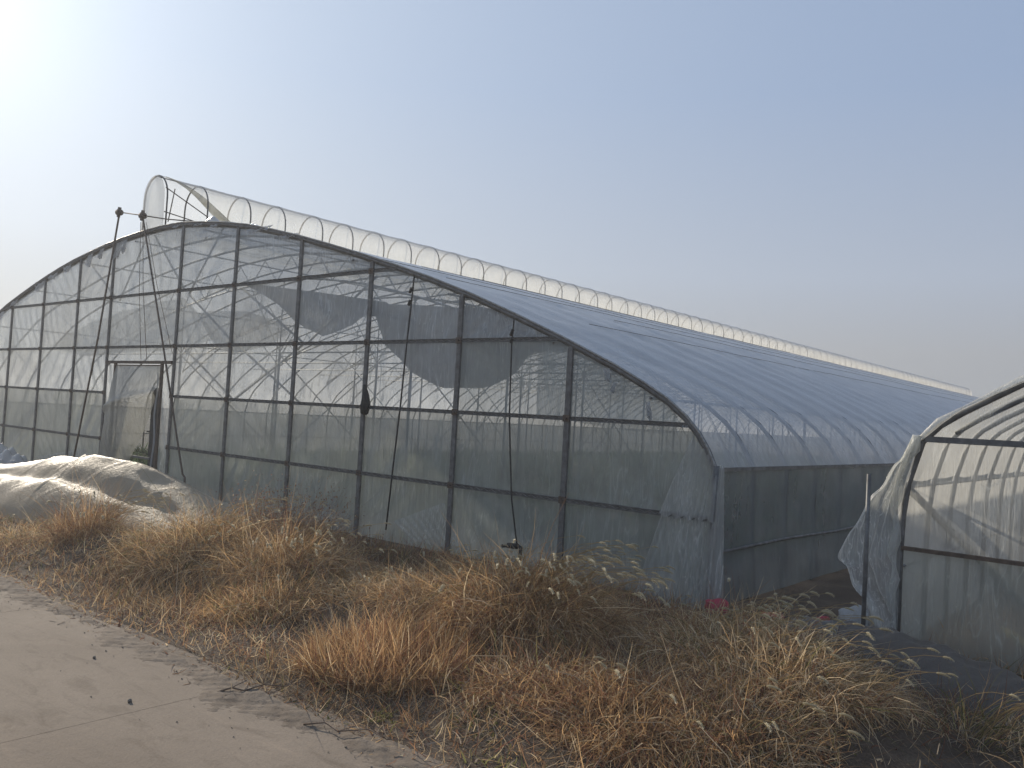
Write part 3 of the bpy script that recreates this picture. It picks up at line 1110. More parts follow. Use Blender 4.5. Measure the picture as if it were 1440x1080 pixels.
def roof2(u, v):
    s = u * t2
    y = Y2 - 0.02 + (Y2B - Y2) * v
    sag = 0.02 * abs(math.sin(math.pi * (y - Y2) / 0.75))
    return (ax2(s), y, az2(s) + 0.03 - sag + 0.006 * math.sin(s * 9 + y * 4))


mb.grid(roof2, 60, 176)
mb.build('roof_film', M['film_vent'], g2)
for X in (-1.90, 8.71):
    mb = MB()
    mb.grid(lambda u, v, X=X: (X + 0.015 * nz(u * 60, v * 3), Y2 + (Y2B - Y2) * u, 1.25 * v - 0.03), 160, 5)
    mb.build('side_film', M['film_vent'], g2)
A2 = interp(P2[1:-1])
for z, dz in ((1.595, 0.045), (0.755, 0.03)):
    mb = MB()
    xa = -1.72 if z > 1 else -1.86
    mb.box(((xa - xa + 8.5 + xa) / 2, Y2 - 0.01, z), (8.5 - xa, 0.035, dz))
    mb.build('rail', M['rust'] if z < 1 else M['steel_dark'], g2, False)
for x in (-0.1, 1.6, 3.4, 5.2, 6.9):
    mb = MB()
    mb.box((x, Y2 + 0.02, A2(x) / 2), (0.05, 0.03, A2(x)))
    mb.build('post', M['steel_dark'], g2, False)
mb = MB()
mb.tube([(-1.84, Y2 + 0.08, 1.20), (-1.05, Y2 + 0.12, 0.45)], 0.03, 6)
mb.build('diagonal_brace', M['steel_dark'], g2)
for z in (1.22, 0.62):
    mb = MB()
    mb.tube([(-1.84, Y2, z), (-1.84, Y2B, z)], 0.013, 5)
    mb.build('side_rail', M['steel'], g2)
# front film: three bands
for z0, z1 in ((-0.02, 0.755), (0.755, 1.595), (1.595, 9)):
    for xa, xb in ((-1.86, -0.1), (-0.1, 1.6), (1.6, 3.4), (3.4, 5.2), (5.2, 6.9), (6.9, 8.66)):
        if z0 > 1.5:
            xa = max(xa, -1.72)
            xb = min(xb, 8.5)
        ph = random.uniform(0, 9)

        def f2(u, v, xa=xa, xb=xb, z0=z0, z1=z1, ph=ph):
            x = xa + (xb - xa) * u
            z = z0 + (max(z0, min(z1, A2(x))) - z0) * v
            return (x, Y2 + 0.012 + 0.01 * math.sin(x * 11 + z * 6 + ph) * min(1, 6 * min(u, 1 - u, v, 1 - v)), z)
        mb = MB()
        mb.grid(f2, 24, 14)
        mb.build('film_panel', M['film_low' if z0 < 0.5 else 'film_mid' if z0 < 1.5 else 'film_facade'], g2)


# the loose sheet billowing out to the left of the corner
def billow(u, v):
    # v runs down the corner arch, u outwards
    z_in = 1.62 - 1.55 * v
    x_in = -1.74 - 0.12 * min(1, v * 3)
    tipx = interp([(0, -1.76), (0.2, -1.92), (0.4, -2.12), (0.62, -2.33), (0.70, -2.27), (0.78, -2.24), (0.9, -2.12), (1.0, -2.02)])(v)
    tipz = interp([(0, 1.62), (0.2, 1.38), (0.4, 1.08), (0.62, 0.64), (0.70, 0.56), (0.78, 0.48), (0.9, 0.36), (1.0, 0.14)])(v)
    x = x_in + (tipx - x_in) * u
    z = z_in + (tipz - z_in) * u
    fold = 0.045 * math.sin(u * 11 + v * 5 + 1.5 * math.sin(v * 7)) * min(1, 4 * u) * (0.4 + v)
    fold += 0.018 * math.sin(u * 31 + v * 17) * min(1, 3 * u)
    return (x + 0.3 * fold, Y2 - 0.03 - 0.20 * math.sin(math.pi * (0.15 + 0.85 * u)) * v ** 0.6 * u + fold, z + 0.02 * math.sin(v * 37) * u)


mb = MB()
mb.grid(billow, 36, 70)
mb.build('loose_sheet', M['film_torn'], g2)
mb = MB()
pts = [(-1.90 + 0.02 * math.sin(i * 1.9), Y2 - 0.05, 1.62 - 1.6 * i / 16) for i in range(17)]
pts = [(x + (0.13 * max(0, 1 - i / 4)), y, z) for i, (x, y, z) in enumerate(pts)]
mb.tube(pts, 0.03, 9, rr=[.03 + .014 * math.sin(i * 1.7) + 0.010 * math.sin(i * 3.1) for i in range(17)])
mb.build('bunched_film', M['film_torn'], g2)
mb = MB()
pts = [(x, Y2 - 0.035, z + 0.035) for x, z in P2[4:14]]
mb.tube([(x + 0.0, y, z) for x, y, z in pts], 0.022, 6, rr=[.02 + .012 * math.sin(i * 2.3) for i in range(len(pts))])
mb.build('rolled_film_edge', M['film_torn'], g2)
mb = MB()
pts = [(x + 0.10, Y2 + 0.03, z - 0.05) for x, z in P2[5:14]]
mb.tube(pts, 0.018, 6)
mb.build('inner_arch', M['steel_dark'], g2)

pole = MB()
pole.tube([(0, 0, -0.05), (0.0, 0, 1.31)], 0.017, 8)
tag(pole.build('metal_pole', M['steel_dark'], loc=(-2.02, 6.62, 0)), 'thin upright metal pole standing before the billowing sheet of the small greenhouse', 'pole')

# a stuffed pale sack and a yellow strap inside the small greenhouse
def blob(name, c, rx, ry, rz, m, seed, amp=0.12, nu=22, nv=14):
    rr = random.Random(seed)
    k = [rr.uniform(0, 6) for _ in range(4)]

    def fn(u, v):
        a, b = 2 * math.pi * u, math.pi * v
        x, y, z = math.cos(a) * math.sin(b), math.sin(a) * math.sin(b), math.cos(b)
        d = 1 + amp * (math.sin(3 * x + k[0]) * math.cos(4 * y + k[1]) + 0.5 * math.sin(8 * z + 5 * x + k[2]) + 0.3 * math.sin(13 * x + 11 * y + k[3]))
        return (x * rx * d, y * ry * d, max(-rz * 0.75, z * rz * d))
    b_ = MB()
    b_.grid(fn, nu, nv)
    return b_.build(name, m, loc=c)


sk = blob('sack', (-0.78, 7.45, 0.36), 0.26, 0.22, 0.44, M['sack'], 2)
tag(sk, 'stuffed pale sack standing inside the small greenhouse behind its film', 'sack')
mb = MB()
mb.tube([(-1.24, 7.35, 0.20), (-1.15, 7.3, 0.17), (-1.05, 7.28, 0.10), (-0.9, 7.25, 0.09)], 0.03, 6, rr=[.02, .035, .03, .03])
tag(mb.build('strap', M['yellow']), 'crumpled yellow strap lying in front of the pale sack', 'strap')

# ---------------------------------------------------------------- film-covered heap in front of the left bays
CREST = interp([(-17.5, 0.30), (-15.5, 0.34), (-14.2, 0.42), (-13.3, 0.56), (-12.4, 0.69), (-11.6, 0.74), (-11.0, 0.80), (-10.5, 0.80), (-10.0, 0.75),
                (-9.55, 0.69), (-9.1, 0.60), (-8.75, 0.53), (-8.35, 0.47), (-8.0, 0.40), (-7.7, 0.28), (-7.45, 0.06), (-7.3, -0.03)])


def heap(u, v):
    x = -17.5 + 10.25 * u
    c = CREST(x)
    yc = 4.95 + 0.10 * math.sin(x * 1.3)
    front, back = 0.85, 1.1
    t = v * 2 - 1
    if t < 0:
        y = yc + t * front
        s = 1 - abs(t)
        z = c * (s ** 0.55) * (1 - 0.15 * math.exp(-((s - 0.55) / 0.12) ** 2))
    else:
        y = yc + t * back
        z = c * (1 - t) ** 0.7
    w = 0.045 * nz(x * 0.6 + v, v * 1.6, 1) + 0.016 * nz(x * 0.9 - v * 2, v * 3 + x * 0.5, 2) + 0.003 * nz(x * 5, v * 9 + x * 2, 3)
    w += 0.020 * math.exp(-(math.sin(x * 0.9 + 2.6 * v + 1.3 * math.sin(x * 1.7)) / 0.10) ** 2) + 0.008 * math.exp(-(math.sin(x * 2.6 - 4.0 * v) / 0.10) ** 2)
    w *= math.sin(math.pi * v) ** 0.5 if 0 < v < 1 else 0
    y += 0.05 * nz(x * 0.7, v * 2, 6)
    return (x + 0.02 * math.sin(v * 40), y, max(-0.06, z + w * (0.35 + c)))


mb = MB()
mb.grid(heap, 330, 60)
tag(mb.build('plastic_tarp', M['tarp']), 'long heap covered with crumpled old greenhouse film beside the left of the front wall', 'tarp')
# crumpled sheet lying behind it at the far left
mb = MB()
mb.grid(lambda u, v: (-18.8 + 2.2 * u, 5.9 + 0.7 * v, max(0.0, 0.44 * math.sin(math.pi * v) * (1 - u ** 3) + 0.05 * math.sin(u * 31 + v * 9) + 0.04 * math.sin(u * 17 - v * 21))), 60, 24)
tag(mb.build('plastic_sheet', M['film_scrap']), 'small shiny crumpled film bundle at the far left behind the covered heap', 'plastic sheet')


# soil berm under grey film in front of the small greenhouse
BC = interp([(0, 0), (1, 0)])


def berm(u, v):
    x = -3.2 + 5.2 * u
    yc = 6.62 - 0.10 * (x + 3.0) - 0.22 * max(0, x + 2.2)
    hgt = 0.20 * min(1, u * 7) + 0.05 * math.sin(x * 2.7)
    t = v * 2 - 1
    wid = 0.42
    z = hgt * max(0, 1 - t * t) ** 0.7 + (0.018 * math.sin(x * 17 + v * 11) + 0.012 * math.sin(x * 31 - v * 19)) * math.sin(math.pi * v)
    return (x, yc + t * wid, z - 0.035)


mb = MB()
mb.grid(berm, 110, 18)
tag(mb.build('plastic_sheet', M['soil_film']), 'dusty grey film laid along a low soil bank before the small greenhouse', 'plastic sheet')

for nm, c, r_, m_, lab, cat in (
        ('red_cloth', (-3.36, 6.93, 0.02), (0.10, 0.08, 0.07), M['red'], 'dull red cloth scrap at the foot of the large greenhouse corner', 'cloth'),
        ('red_cloth', (-2.92, 7.12, 0.00), (0.10, 0.04, 0.035), M['red'], 'flat bright red scrap lying in the dark gap between the greenhouses', 'cloth'),
        ('red_cloth', (-2.52, 7.22, 0.01), (0.05, 0.05, 0.05), M['red'], 'small red scrap nearest the thin metal pole', 'cloth'),
        ('plastic_bag', (-2.13, 6.72, 0.16), (0.11, 0.09, 0.12), M['film_scrap'], 'crumpled whitish plastic bag at the foot of the thin metal pole', 'bag')):
    o = blob(nm, c, *r_, m_, hash(lab) % 97 if False else len(lab), 0.28, 14, 10)
    tag(o, lab, cat, 'red cloth scraps' if nm == 'red_cloth' else None)


# ---------------------------------------------------------------- dry vegetation
def blades(base, direc, length, droop, width, col, segs=3, seed=0, colvar=0.25):
    """ribbons: base (n,3), direc (n,3) unit, length (n,), droop (n,), width (n,), col (n,3)"""
    n = len(base)
    r = np.random.default_rng(seed)
    t = np.linspace(0, 1, segs + 1)[None, :, None]
    P = base[:, None, :] + direc[:, None, :] * length[:, None, None] * t
    P[:, :, 2] -= (droop * length)[:, None] * (t[:, :, 0] ** 2)
    side = r.normal(size=(n, 3)) * 0.22
    P += side[:, None, :] * length[:, None, None] * (t ** 2)
    az = r.uniform(0, 2 * np.pi, n)
    w = np.stack([np.cos(az), np.sin(az), r.normal(size=n) * 0.3], 1)
    taper = np.array([1.0, 0.9, 0.65, 0.15] if segs == 3 else [1, .95, .85, .6, .15][:segs + 1])
    off = w[:, None, :] * width[:, None, None] * 0.5 * taper[None, :, None]
    V = np.stack([P - off, P + off], 2).reshape(n * (segs + 1) * 2, 3)
    i0 = (np.arange(n) * (segs + 1) * 2)[:, None] + (np.arange(segs) * 2)[None, :]
    F = np.stack([i0, i0 + 1, i0 + 3, i0 + 2], 2).reshape(-1, 4)
    c = col * (1 + r.uniform(-colvar, colvar, (n, 1)))
    C = np.repeat(np.clip(c, 0.004, 1), (segs + 1) * 2, axis=0)
    return V, F, C


def np_mesh(name, parts, m):
    vs, fs, cs, o = [], [], [], 0
    for V, F, C in parts:
        vs.append(V)
        fs.append(F + o)
        cs.append(C)
        o += len(V)
    V, F, C = np.concatenate(vs), np.concatenate(fs), np.concatenate(cs)
    me = bpy.data.meshes.new(name)
    me.vertices.add(len(V))
    me.vertices.foreach_set('co', V.astype(np.float32).ravel())
    me.loops.add(F.size)
    me.loops.foreach_set('vertex_index', F.astype(np.int32).ravel())
    me.polygons.add(len(F))
    me.polygons.foreach_set('loop_start', np.arange(0, F.size, 4, dtype=np.int32))
    me.polygons.foreach_set('loop_total', np.full(len(F), 4, dtype=np.int32))
    ca = me.color_attributes.new('Col', 'FLOAT_COLOR', 'POINT')
    ca.data.foreach_set('color', np.concatenate([C, np.ones((len(C), 1))], 1).astype(np.float32).ravel())
    me.materials.append(m)
    me.update(calc_edges=True)
    return me


STRAW = np.array([0.70, 0.55, 0.35])
GOLD = np.array([0.58, 0.38, 0.19])
BROWN = np.array([0.34, 0.20, 0.11])
REDB = np.array([0.24, 0.12, 0.08])
GREY = np.array([0.30, 0.25, 0.20])
OLIVE = np.array([0.20, 0.19, 0.075])


def palette(n, weights, r):
    c = np.array([STRAW, GOLD, BROWN, REDB, GREY, OLIVE])
    w = np.array(weights, float)
    return c[r.choice(6, n, p=w / w.sum())]


gz = np.vectorize(ground_z)


def cover(name, n, xr, yr, ln, weights, label, cat, seed, upright=0.5, wid=(0.003, 0.007), dens=None, drp=(0.1, 0.7)):
    r = np.random.default_rng(seed)
    x = r.uniform(xr[0], xr[1], n)
    y = r.uniform(yr[0], yr[1], n)
    if dens is not None:
        keep = r.uniform(size=n) < dens(x, y)
        x, y = x[keep], y[keep]
        n = len(x)
    z = gz(x, y) + np.where(y < 2.85, 0.016, 0.0)
    a = r.uniform(0, 2 * np.pi, n)
    up = np.clip(r.normal(upright, 0.25, n), 0.02, 1)
    d = np.stack([np.cos(a) * (1 - up) + 0.15, np.sin(a) * (1 - up) - 0.03, up], 1)
    d /= np.linalg.norm(d, axis=1)[:, None]
    L = r.uniform(ln[0], ln[1], n) * r.uniform(0.6, 1.0, n)
    # patches of one colour
    patch = np.sin(x * 2.1 + 0.7 * np.sin(y * 3)) * np.cos(y * 2.7 + x * 0.5)
    c = palette(n, weights, r) * (1 + 0.38 * patch[:, None])
    V = blades(np.stack([x, y, z - 0.005], 1), d, L, r.uniform(*drp, n) * up, r.uniform(*wid, n), c, 3, seed)
    o = obj(name, np_mesh(name, [V], M['grass']))
    tag(o, label, cat, None, 'stuff')
    return o


def dens_main(x, y):
    edge = np.clip((y - 2.76 - 0.08 * np.sin(x * 2.2)) / 0.5, 0, 1)
    n = 0.5 + 0.5 * np.sin(x * 1.9 + 1.2 * np.sin(y * 2.1)) * np.cos(y * 2.6 - x * 0.6)
    back = np.where(y > 5.7, 0.35, 1.0)
    back = back * np.where(x > -1.45 + 0.25 * (4.6 - y), 0.25, 1.0)
    return np.clip(edge * (0.35 + 0.75 * n) * back, 0, 1)


cover('dry_grass', 95000, (-7.8, 0.6), (2.74, 6.5), (0.05, 0.27), (4, 5, 5, 2, 2, 1), 'matted dry brown grass covering the verge between road and greenhouse', 'grass', 11, 0.42, (0.0025, 0.006), dens_main)
cover('dry_grass', 16000, (-14, -7.8), (2.9, 4.6), (0.06, 0.22), (3, 3, 4, 2, 3, 2), 'short dull dry grass on the far verge before the covered heap', 'grass', 12, 0.42, (0.004, 0.008), dens_main)
cover('straw_litter', 42000, (-12, 0.5), (2.45, 4.1), (0.02, 0.13), (5, 2, 4, 3, 5, 0), 'fallen straw and leaf litter strewn along the road edge', 'straw', 13, 0.06, (0.003, 0.009),
      lambda x, y: np.clip(1.1 - np.abs(y - 3.0) / 0.75, 0, 1) * np.clip((y - 2.50 - .08 * np.sin(x * 3.3)) / 0.35, 0, 1) ** 2, (0, 0.15))
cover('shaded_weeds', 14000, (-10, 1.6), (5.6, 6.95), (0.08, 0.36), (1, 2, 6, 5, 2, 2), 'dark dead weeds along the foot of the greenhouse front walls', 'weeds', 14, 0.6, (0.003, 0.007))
cover('shaded_weeds', 5000, (-1.75, 2.5), (7.0, 9.2), (0.10, 0.55), (2, 5, 5, 4, 1, 1), 'brown dead weeds growing inside the small greenhouse', 'weeds', 15, 0.75, (0.003, 0.008))
cover('green_weeds', 900, (-3.4, -2.2), (2.95, 3.7), (0.04, 0.13), (0, 0, 0, 0, 1, 8), 'few green weed shoots among litter close to the road edge', 'weeds', 16, 0.5, (0.005, 0.012),
      lambda x, y: (np.sin(x * 7) * np.sin(y * 9) > 0.3) * 1.0)


# foxtail seed head meshes
def head_mesh(seed):
    r = random.Random(seed)
    L, n, k = 0.075, 7, 6
    bend = r.uniform(0.5, 1.1)
    pts = []
    for i in range(n + 1):
        t = i / n
        a = bend * t
        pts.append((L * (math.sin(a) / max(bend, .01)), 0, -L * (1 - math.cos(a)) / max(bend, .01)))
    V, F, C = [], [], []
    for i, p in enumerate(pts):
        t = i / n
        rad = 0.0068 * (math.sin(math.pi * min(1, 0.16 + t * 0.82)) ** 0.6)
        a = bend * t
        for j in range(k):
            b = 2 * math.pi * j / k
            q = (p[0] + math.sin(a) * math.sin(b) * rad, math.cos(b) * rad, p[2] + math.cos(a) * math.sin(b) * rad)
            V.append(q)
            C.append((0.58, 0.51, 0.35))
    for i in range(n):
        for j in range(k):
            F.append((i * k + j, i * k + (j + 1) % k, (i + 1) * k + (j + 1) % k, (i + 1) * k + j))
    for q in range(80):
        t = r.uniform(0.02, 0.97)
        i = min(n - 1, int(t * n))
        f = t * n - i
        p = [pts[i][c] * (1 - f) + pts[i + 1][c] * f for c in range(3)]
        a = bend * t
        b = r.uniform(0, 6.283)
        rad = 0.0125 * (math.sin(math.pi * min(1, 0.2 + t * 0.75)) ** 0.4) * r.uniform(.8, 1.2)
        d = (math.sin(a) * math.sin(b) * rad + 0.008 * math.cos(a), math.cos(b) * rad, math.cos(a) * math.sin(b) * rad - 0.008 * math.sin(a))
        o = len(V)
        w = 0.0009
        V += [(p[0], p[1] - w, p[2]), (p[0], p[1] + w, p[2]), (p[0] + d[0], p[1] + d[1] + w * .5, p[2] + d[2]), (p[0] + d[0], p[1] + d[1] - w * .5, p[2] + d[2])]
        C += [(0.85, 0.79, 0.62)] * 4
        F.append((o, o + 1, o + 2, o + 3))
    return np_mesh('seed_head', [(np.array(V), np.array(F), np.array(C))], M['head'])


HEADS = [head_mesh(s) for s in range(5)]


def clump(name, label, cat, x, y, rad, h, n, weights, seed, heads=0, lean=(0.35, -0.05), group=None, spread=0.95, wid=(0.003, 0.006),
          head_scale=1.0, head_dir=None, droop=(0.3, 1.0), leafy=0):
    r = np.random.default_rng(seed)
    root = thing(name, label, cat, group, (x, y, 0))
    a = r.uniform(0, 2 * np.pi, n)
    q = np.sqrt(r.uniform(0, 1, n)) * rad
    bx, by = np.cos(a) * q * 0.8, np.sin(a) * q * 0.8
    bz = gz(bx + x, by + y) - 0.01
    out = q / rad
    aa = a + r.normal(0, 0.7, n)
    d = np.stack([np.cos(aa) * out * spread + lean[0] + r.normal(0, .22, n), np.sin(aa) * out * spread + lean[1] + r.normal(0, .22, n), r.uniform(0.25, 1.10, n)], 1)
    d /= np.linalg.norm(d, axis=1)[:, None]
    L = h * r.uniform(0.45, 1.35, n) * (1 - 0.25 * out)
    sub = 0.5 + 0.5 * np.sin(bx * 7 + seed) * np.cos(by * 8 + seed)
    c = palette(n, weights, r) * (0.8 + 0.4 * sub[:, None])
    parts = [blades(np.stack([bx, by, bz], 1), d, L, r.uniform(*droop, n), r.uniform(*wid, n), c, 4, seed, 0.3)]
    # short broken leaves filling the inside, lying any way
    m2 = int(n * 0.9)
    k = r.integers(0, n, m2)
    tt = r.uniform(0.15, 0.85, m2)
    base = np.stack([bx, by, bz], 1)[k] + d[k] * (L[k] * tt)[:, None]
    base[:, 2] -= (0.6 * L[k] * tt * tt)
    dd = r.normal(size=(m2, 3)) * (1, 1, 0.7) + (0.3, 0, -0.1)
    dd /= np.linalg.norm(dd, axis=1)[:, None]
    parts.append(blades(base, dd, r.uniform(0.04, 0.14, m2) * (0.6 + h), r.uniform(0, 0.6, m2), r.uniform(wid[0], wid[1] * 1.3, m2), palette(m2, weights, r), 3, seed + 1, 0.35))
    if leafy:
        k = r.integers(0, n, leafy)
        tt = r.uniform(0.35, 1.0, leafy)
        base = np.stack([bx, by, bz], 1)[k] + d[k] * (L[k] * tt)[:, None] + r.normal(0, 0.02, (leafy, 3))
        dd = r.normal(size=(leafy, 3))
        dd /= np.linalg.norm(dd, axis=1)[:, None]
        parts.append(blades(base, dd, r.uniform(0.008, 0.022, leafy), r.uniform(0, .5, leafy), r.uniform(0.006, 0.014, leafy), palette(leafy, (1, 1, 4, 5, 3, 0), r), 3, seed + 2, 0.4))
    b = obj('grass_blades', np_mesh('grass_blades', parts, M['grass']), root)
    b['kind'] = 'stuff'
    heads = int(heads * 1.5)
    if heads:
        st = MB()
        rr = random.Random(seed)
        hs = []
        for i in range(heads):
            an = rr.uniform(0, 6.283)
            qq = rr.uniform(0, 0.7) * rad
            px, py = math.cos(an) * qq, math.sin(an) * qq
            hd = head_dir if head_dir is not None else 0.0
            da = rr.gauss(hd, 0.55)
            Ls = h * rr.uniform(0.85, 1.35)
            p = Vector((px, py, ground_z(px + x, py + y)))
            up = rr.uniform(0.72, 1.05)
            dv = Vector((math.cos(da) * (1.05 - up * .55), math.sin(da) * (1.05 - up * .55), up)).normalized()
            path = []
            for s in range(7):
                t = s / 6
                path.append(p + dv * Ls * t + Vector((math.cos(da) * .28, math.sin(da) * .28, -0.30)) * Ls * t ** 2.6)
            st.tube(path, 0.0014, 3, False, rr=[0.0026 * (1 - 0.5 * s / 6) for s in range(7)])
            tg = (path[-1] - path[-2]).normalized()
            hs.append((path[-1], tg))
        V = np.array(st.v)
        F = np.array(st.f)
        s_ = obj('stalk', np_mesh('stalk', [(V, F, np.tile(np.array([[0.42, 0.31, 0.16]]), (len(V), 1)))], M['grass']), root)
        s_['kind'] = 'stuff'
        for p, tg in hs:
            X = tg
            Yv = Vector((0, 0, 1)).cross(X)
            Yv = Yv.normalized() if Yv.length > 1e-3 else Vector((0, 1, 0))
            Z = X.cross(Yv)
            mm = Matrix((X, Yv, Z)).transposed().to_4x4()
            mm = Matrix.Translation(p) @ mm @ Matrix.Scale(rr.uniform(0.65, 1.05) * head_scale, 4)
            o = obj('seed_head', HEADS[rr.randrange(5)], root)
            o.matrix_local = mm
    return root


W_G = (5, 6, 3, 1, 1, 0.5)
W_B = (2.5, 3.5, 5, 4, 1, 0.8)
W_O = (1.5, 6, 6, 2, 0, 0)
W_S = (7, 3, 2, 1, 2, 1)
G = 'clumps of dry grass on the verge'
clump('foxtail_grass', 'tall reddish plume of dry grass rising against the covered heap', 'grass clump', -8.75, 3.85, 0.34, 0.72, 1500, (3, 4, 6, 3, 1, 0.5), 101, 30, (0.12, 0), G, 0.40, (0.002, 0.005), 1.0, 0.3, (0.15, 0.8))
clump('foxtail_grass', 'low straw clump at the far left end beside the road', 'grass clump', -9.6, 3.75, 0.6, 0.45, 1600, W_S, 102, 10, (0.2, 0), G)
clump('foxtail_grass', 'wide shaggy golden clump before the right end of the covered heap', 'grass clump', -7.25, 4.35, 0.85, 0.68, 5200, (5, 6, 3, 1, 1, 2), 103, 26, (0.25, -.05), G, head_dir=0.6)
clump('dead_bush', 'dark reddish dead bush with tiny curled leaves standing near the front wall', 'dead bush', -7.0, 5.05, 0.38, 0.78, 800, (1, 1, 4, 6, 3, 0), 104, 0, (0.05, 0), None, 0.55, (0.002, 0.004), droop=(0, 0.25), leafy=5200)
clump('foxtail_grass', 'golden foxtail clump right beside the dark reddish bush', 'grass clump', -6.15, 4.45, 0.62, 0.58, 3600, W_G, 105, 34, (0.3, 0), G, head_dir=-0.2)
clump('foxtail_grass', 'small yellowish clump close to the road in the left half', 'grass clump', -5.45, 3.75, 0.5, 0.30, 1900, (3, 7, 3, 1, 0, 1), 106, 2, (0.1, 0), G)
clump('foxtail_grass', 'low straw clump in the middle of the verge behind the orange patch', 'grass clump', -5.1, 4.6, 0.6, 0.34, 2200, W_S, 107, 10, (0.3, -0.1), G)
clump('foxtail_grass', 'bright orange brown upright patch close to the road edge', 'grass clump', -3.95, 3.62, 0.62, 0.30, 4200, W_O, 108, 0, (0.05, 0), G, 0.4, droop=(0.05, 0.4))
clump('foxtail_grass', 'broad tangled brown clump with seed heads along its back rim', 'grass clump', -4.5, 4.75, 0.7, 0.44, 4200, W_G, 109, 30, (0.35, -0.1), G, head_dir=0.9)
clump('foxtail_grass', 'largest foxtail clump with many heads drooping over its right side', 'grass clump', -3.75, 4.80, 0.68, 0.62, 6200, (4, 7, 4, 1.5, 0.5, 0.5), 110, 70, (0.35, -0.1), G, head_dir=-0.1, head_scale=1.12)
clump('foxtail_grass', 'flattened reddish brown clump between the orange patch and right corner', 'grass clump', -2.95, 4.0, 0.6, 0.30, 3000, W_B, 111, 3, (0.3, -0.1), G)
clump('foxtail_grass', 'tawny clump at the bottom edge right of the road', 'grass clump', -2.35, 3.9, 0.55, 0.30, 2800, W_O, 112, 2, (0.1, 0), G)
clump('foxtail_grass', 'straw coloured foxtail clump before the grey film covered bank', 'grass clump', -2.45, 5.2, 0.6, 0.46, 3800, (6, 4, 2, 1, 1, 1), 113, 34, (0.2, 0), G, head_dir=0.4, head_scale=1.15)
clump('foxtail_grass', 'pale foxtail clump leaning right in the lower right quarter', 'grass clump', -1.85, 4.85, 0.62, 0.40, 3600, (7, 4, 2, 1, 2, 1), 114, 22, (0.3, 0), G, head_dir=0.0)
clump('foxtail_grass', 'low brown clump at the bottom edge near the right corner', 'grass clump', -1.85, 4.15, 0.45, 0.30, 2600, (5, 4, 3, 2, 2, 1), 115, 6, (0.2, 0), G)
clump('foxtail_grass', 'few thin foxtail stems in shade at the right corner', 'grass clump', -0.95, 5.15, 0.35, 0.52, 240, (3, 2, 2, 1, 2, 3), 116, 13, (0.3, 0), G, head_dir=0.1)
clump('foxtail_grass', 'dark weed clump at the foot of the front wall behind the largest clump', 'grass clump', -5.6, 6.1, 0.7, 0.38, 1800, W_B, 117, 6, (0.2, 0), G)
clump('foxtail_grass', 'straw tuft showing through the film just inside the right corner', 'grass clump', -4.35, 7.5, 0.4, 0.36, 1500, W_S, 118, 0, (0.1, 0), G)
clump('foxtail_grass', 'brown weeds between the red scraps and the largest clump', 'grass clump', -3.4, 5.95, 0.6, 0.36, 1500, W_B, 119, 5, (0.2, 0), G)
clump('foxtail_grass', 'brown grass growing inside the small greenhouse behind its lower film', 'grass clump', -1.2, 7.6, 0.5, 0.55, 1800, W_O, 120, 0, (0.1, 0), G)

cover('leaf_litter', 9000, (-8, 0.6), (2.70, 6.3), (0.015, 0.05), (2, 1, 5, 4, 3, 1), 'curled dead leaves caught among the grass and along the road edge', 'leaves', 17, 0.1, (0.008, 0.022), None, (0, 0.1))
cover('green_weeds', 1500, (-7.5, -0.5), (2.95, 5.6), (0.04, 0.16), (0, 0, 0, 0, 1, 8), 'few green weed shoots scattered between the dry grass clumps', 'weeds', 18, 0.5, (0.005, 0.011),
      lambda x, y: (np.sin(x * 3.1 + y) * np.sin(y * 4.3) > 0.72) * 1.0)

# rows of low crops added inside the large greenhouse to darken its lower panels
def crops():
    r = np.random.default_rng(77)
    n = 26000
    row = r.integers(0, 15, n)
    x = -23.0 + row * 1.3 + r.normal(0, 0.16, n)
    y = 8.3 + r.uniform(0, 1, n) ** 1.6 * 45
    keep = (x < -4.2)
    x, y = x[keep], y[keep]
    n = len(x)
    a = r.uniform(0, 6.283, n)
    d = np.stack([np.cos(a) * .5, np.sin(a) * .5, r.uniform(.4, 1, n)], 1)
    d /= np.linalg.norm(d, axis=1)[:, None]
    c = np.array([[0.075, 0.105, 0.055]]) * r.uniform(0.6, 1.5, (n, 1))
    o = obj('added_crop_rows', np_mesh('added_crop_rows', [blades(np.stack([x, y, np.full(n, -0.03)], 1), d, r.uniform(.15, .5, n), r.uniform(.1, .6, n), r.uniform(.03, .06, n), c, 3, 78, 0.3)], M['grass']))
    tag(o, 'low green crops in rows, added inside the large greenhouse to darken its lower panels', 'crops', None, 'stuff')


crops()

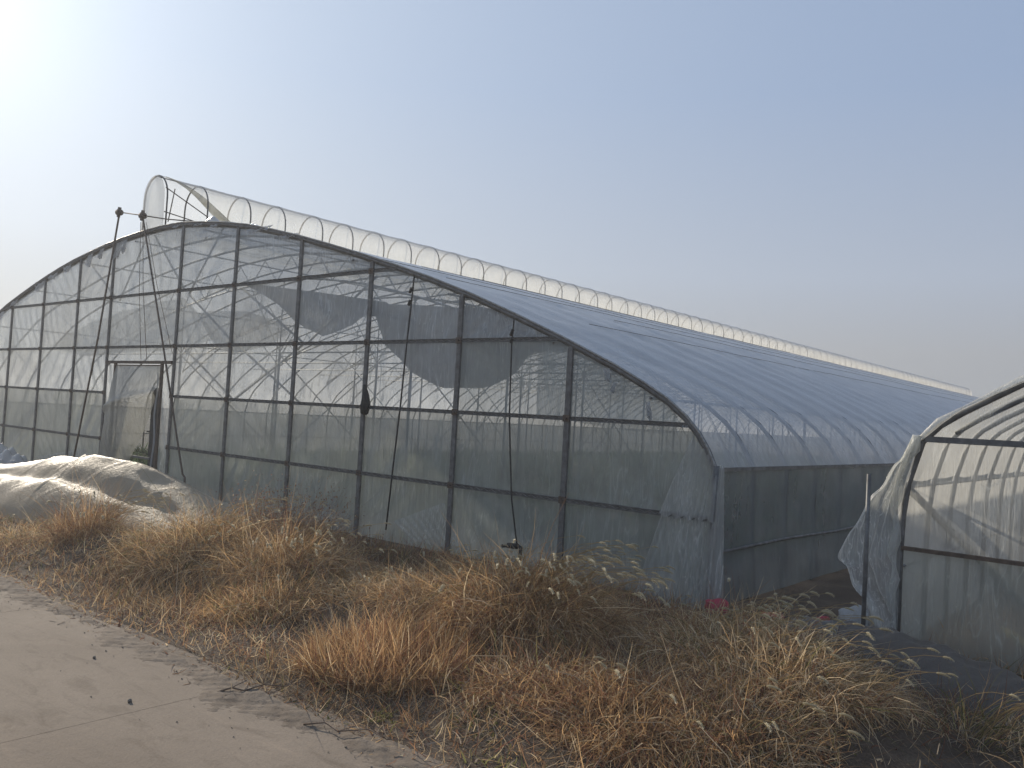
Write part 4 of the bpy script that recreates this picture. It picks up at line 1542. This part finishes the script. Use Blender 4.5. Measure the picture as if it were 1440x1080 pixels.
# long arching single stems and pale broken stalks
mb = MB()
for k in range(60):
    x, y = random.uniform(-7.5, -0.6), random.uniform(3.1, 5.6)
    z = ground_z(x, y)
    a = random.uniform(0, 6.28)
    L = random.uniform(0.18, 0.5)
    e = random.uniform(0.1, 0.6)
    mb.tube([(x, y, z + 0.02), (x + math.cos(a) * L * .5, y + math.sin(a) * L * .5, z + 0.06 + e * L * .7), (x + math.cos(a) * L, y + math.sin(a) * L, z + 0.05 + e * L * .9)], 0.0022, 4, False)
V, F = np.array(mb.v), np.array(mb.f)
o = obj('broken_stalks', np_mesh('broken_stalks', [(V, F, np.tile(np.array([[0.55, 0.45, 0.32]]), (len(V), 1)))], M['grass']))
tag(o, 'pale broken grass stalks lying over the matted dry grass', 'stalks', None, 'stuff')


def twig(pts, r, label):
    b_ = MB()
    b_.tube(pts, r, 5, rr=[r * (1 - 0.6 * i / (len(pts) - 1)) for i in range(len(pts))])
    for i in range(1, len(pts) - 1):
        p = Vector(pts[i])
        b_.tube([p, p + Vector((random.uniform(-.08, .1), random.uniform(-.08, .1), random.uniform(0.005, .04)))], r * 0.45, 4)
    tag(b_.build('twig', M['twig']), label, 'twig', 'twigs on the road edge')


twig([(-4.10, 2.56, 0.028), (-4.06, 2.62, 0.05), (-4.00, 2.66, 0.04), (-3.97, 2.76, 0.06), (-3.90, 2.84, 0.05), (-3.88, 2.95, 0.06)], 0.006, 'dark twig lying across the middle of the road edge')
twig([(-3.42, 2.62, 0.03), (-3.33, 2.68, 0.05), (-3.22, 2.67, 0.04), (-3.10, 2.76, 0.06), (-2.97, 2.76, 0.05), (-2.85, 2.83, 0.06)], 0.005, 'thin forked twig near the bottom end of the road edge')
for i, (x, y, s, lab) in enumerate(((-4.26, 2.16, 0.011, 'small round dark stone alone on the concrete beside the faint slab joint'),
                                    (-5.10, 2.35, 0.009, 'tiny dark pebble on the concrete in the left half of the road'))):
    o = blob('pebble', (x, y, 0.022 + s * .5), s, s, s, M['stone'], 30 + i, 0.2, 10, 7)
    tag(o, lab, 'pebble')

# ---------------------------------------------------------------- haze
hz_ = MB()
hz_.box((0, 0, 2.2), (850, 850, 7.4))
mt, nt, out = mat('haze')
pv = N(nt, 'ShaderNodeVolumePrincipled')
pv.inputs['Color'].default_value = (0.88, 0.90, 0.93, 1)
pv.inputs['Density'].default_value = 0.0035
pv.inputs['Anisotropy'].default_value = 0.3
nt.links.new(pv.outputs[0], out.inputs['Volume'])
tag(hz_.build('haze', mt, smooth=False), kind='stuff')
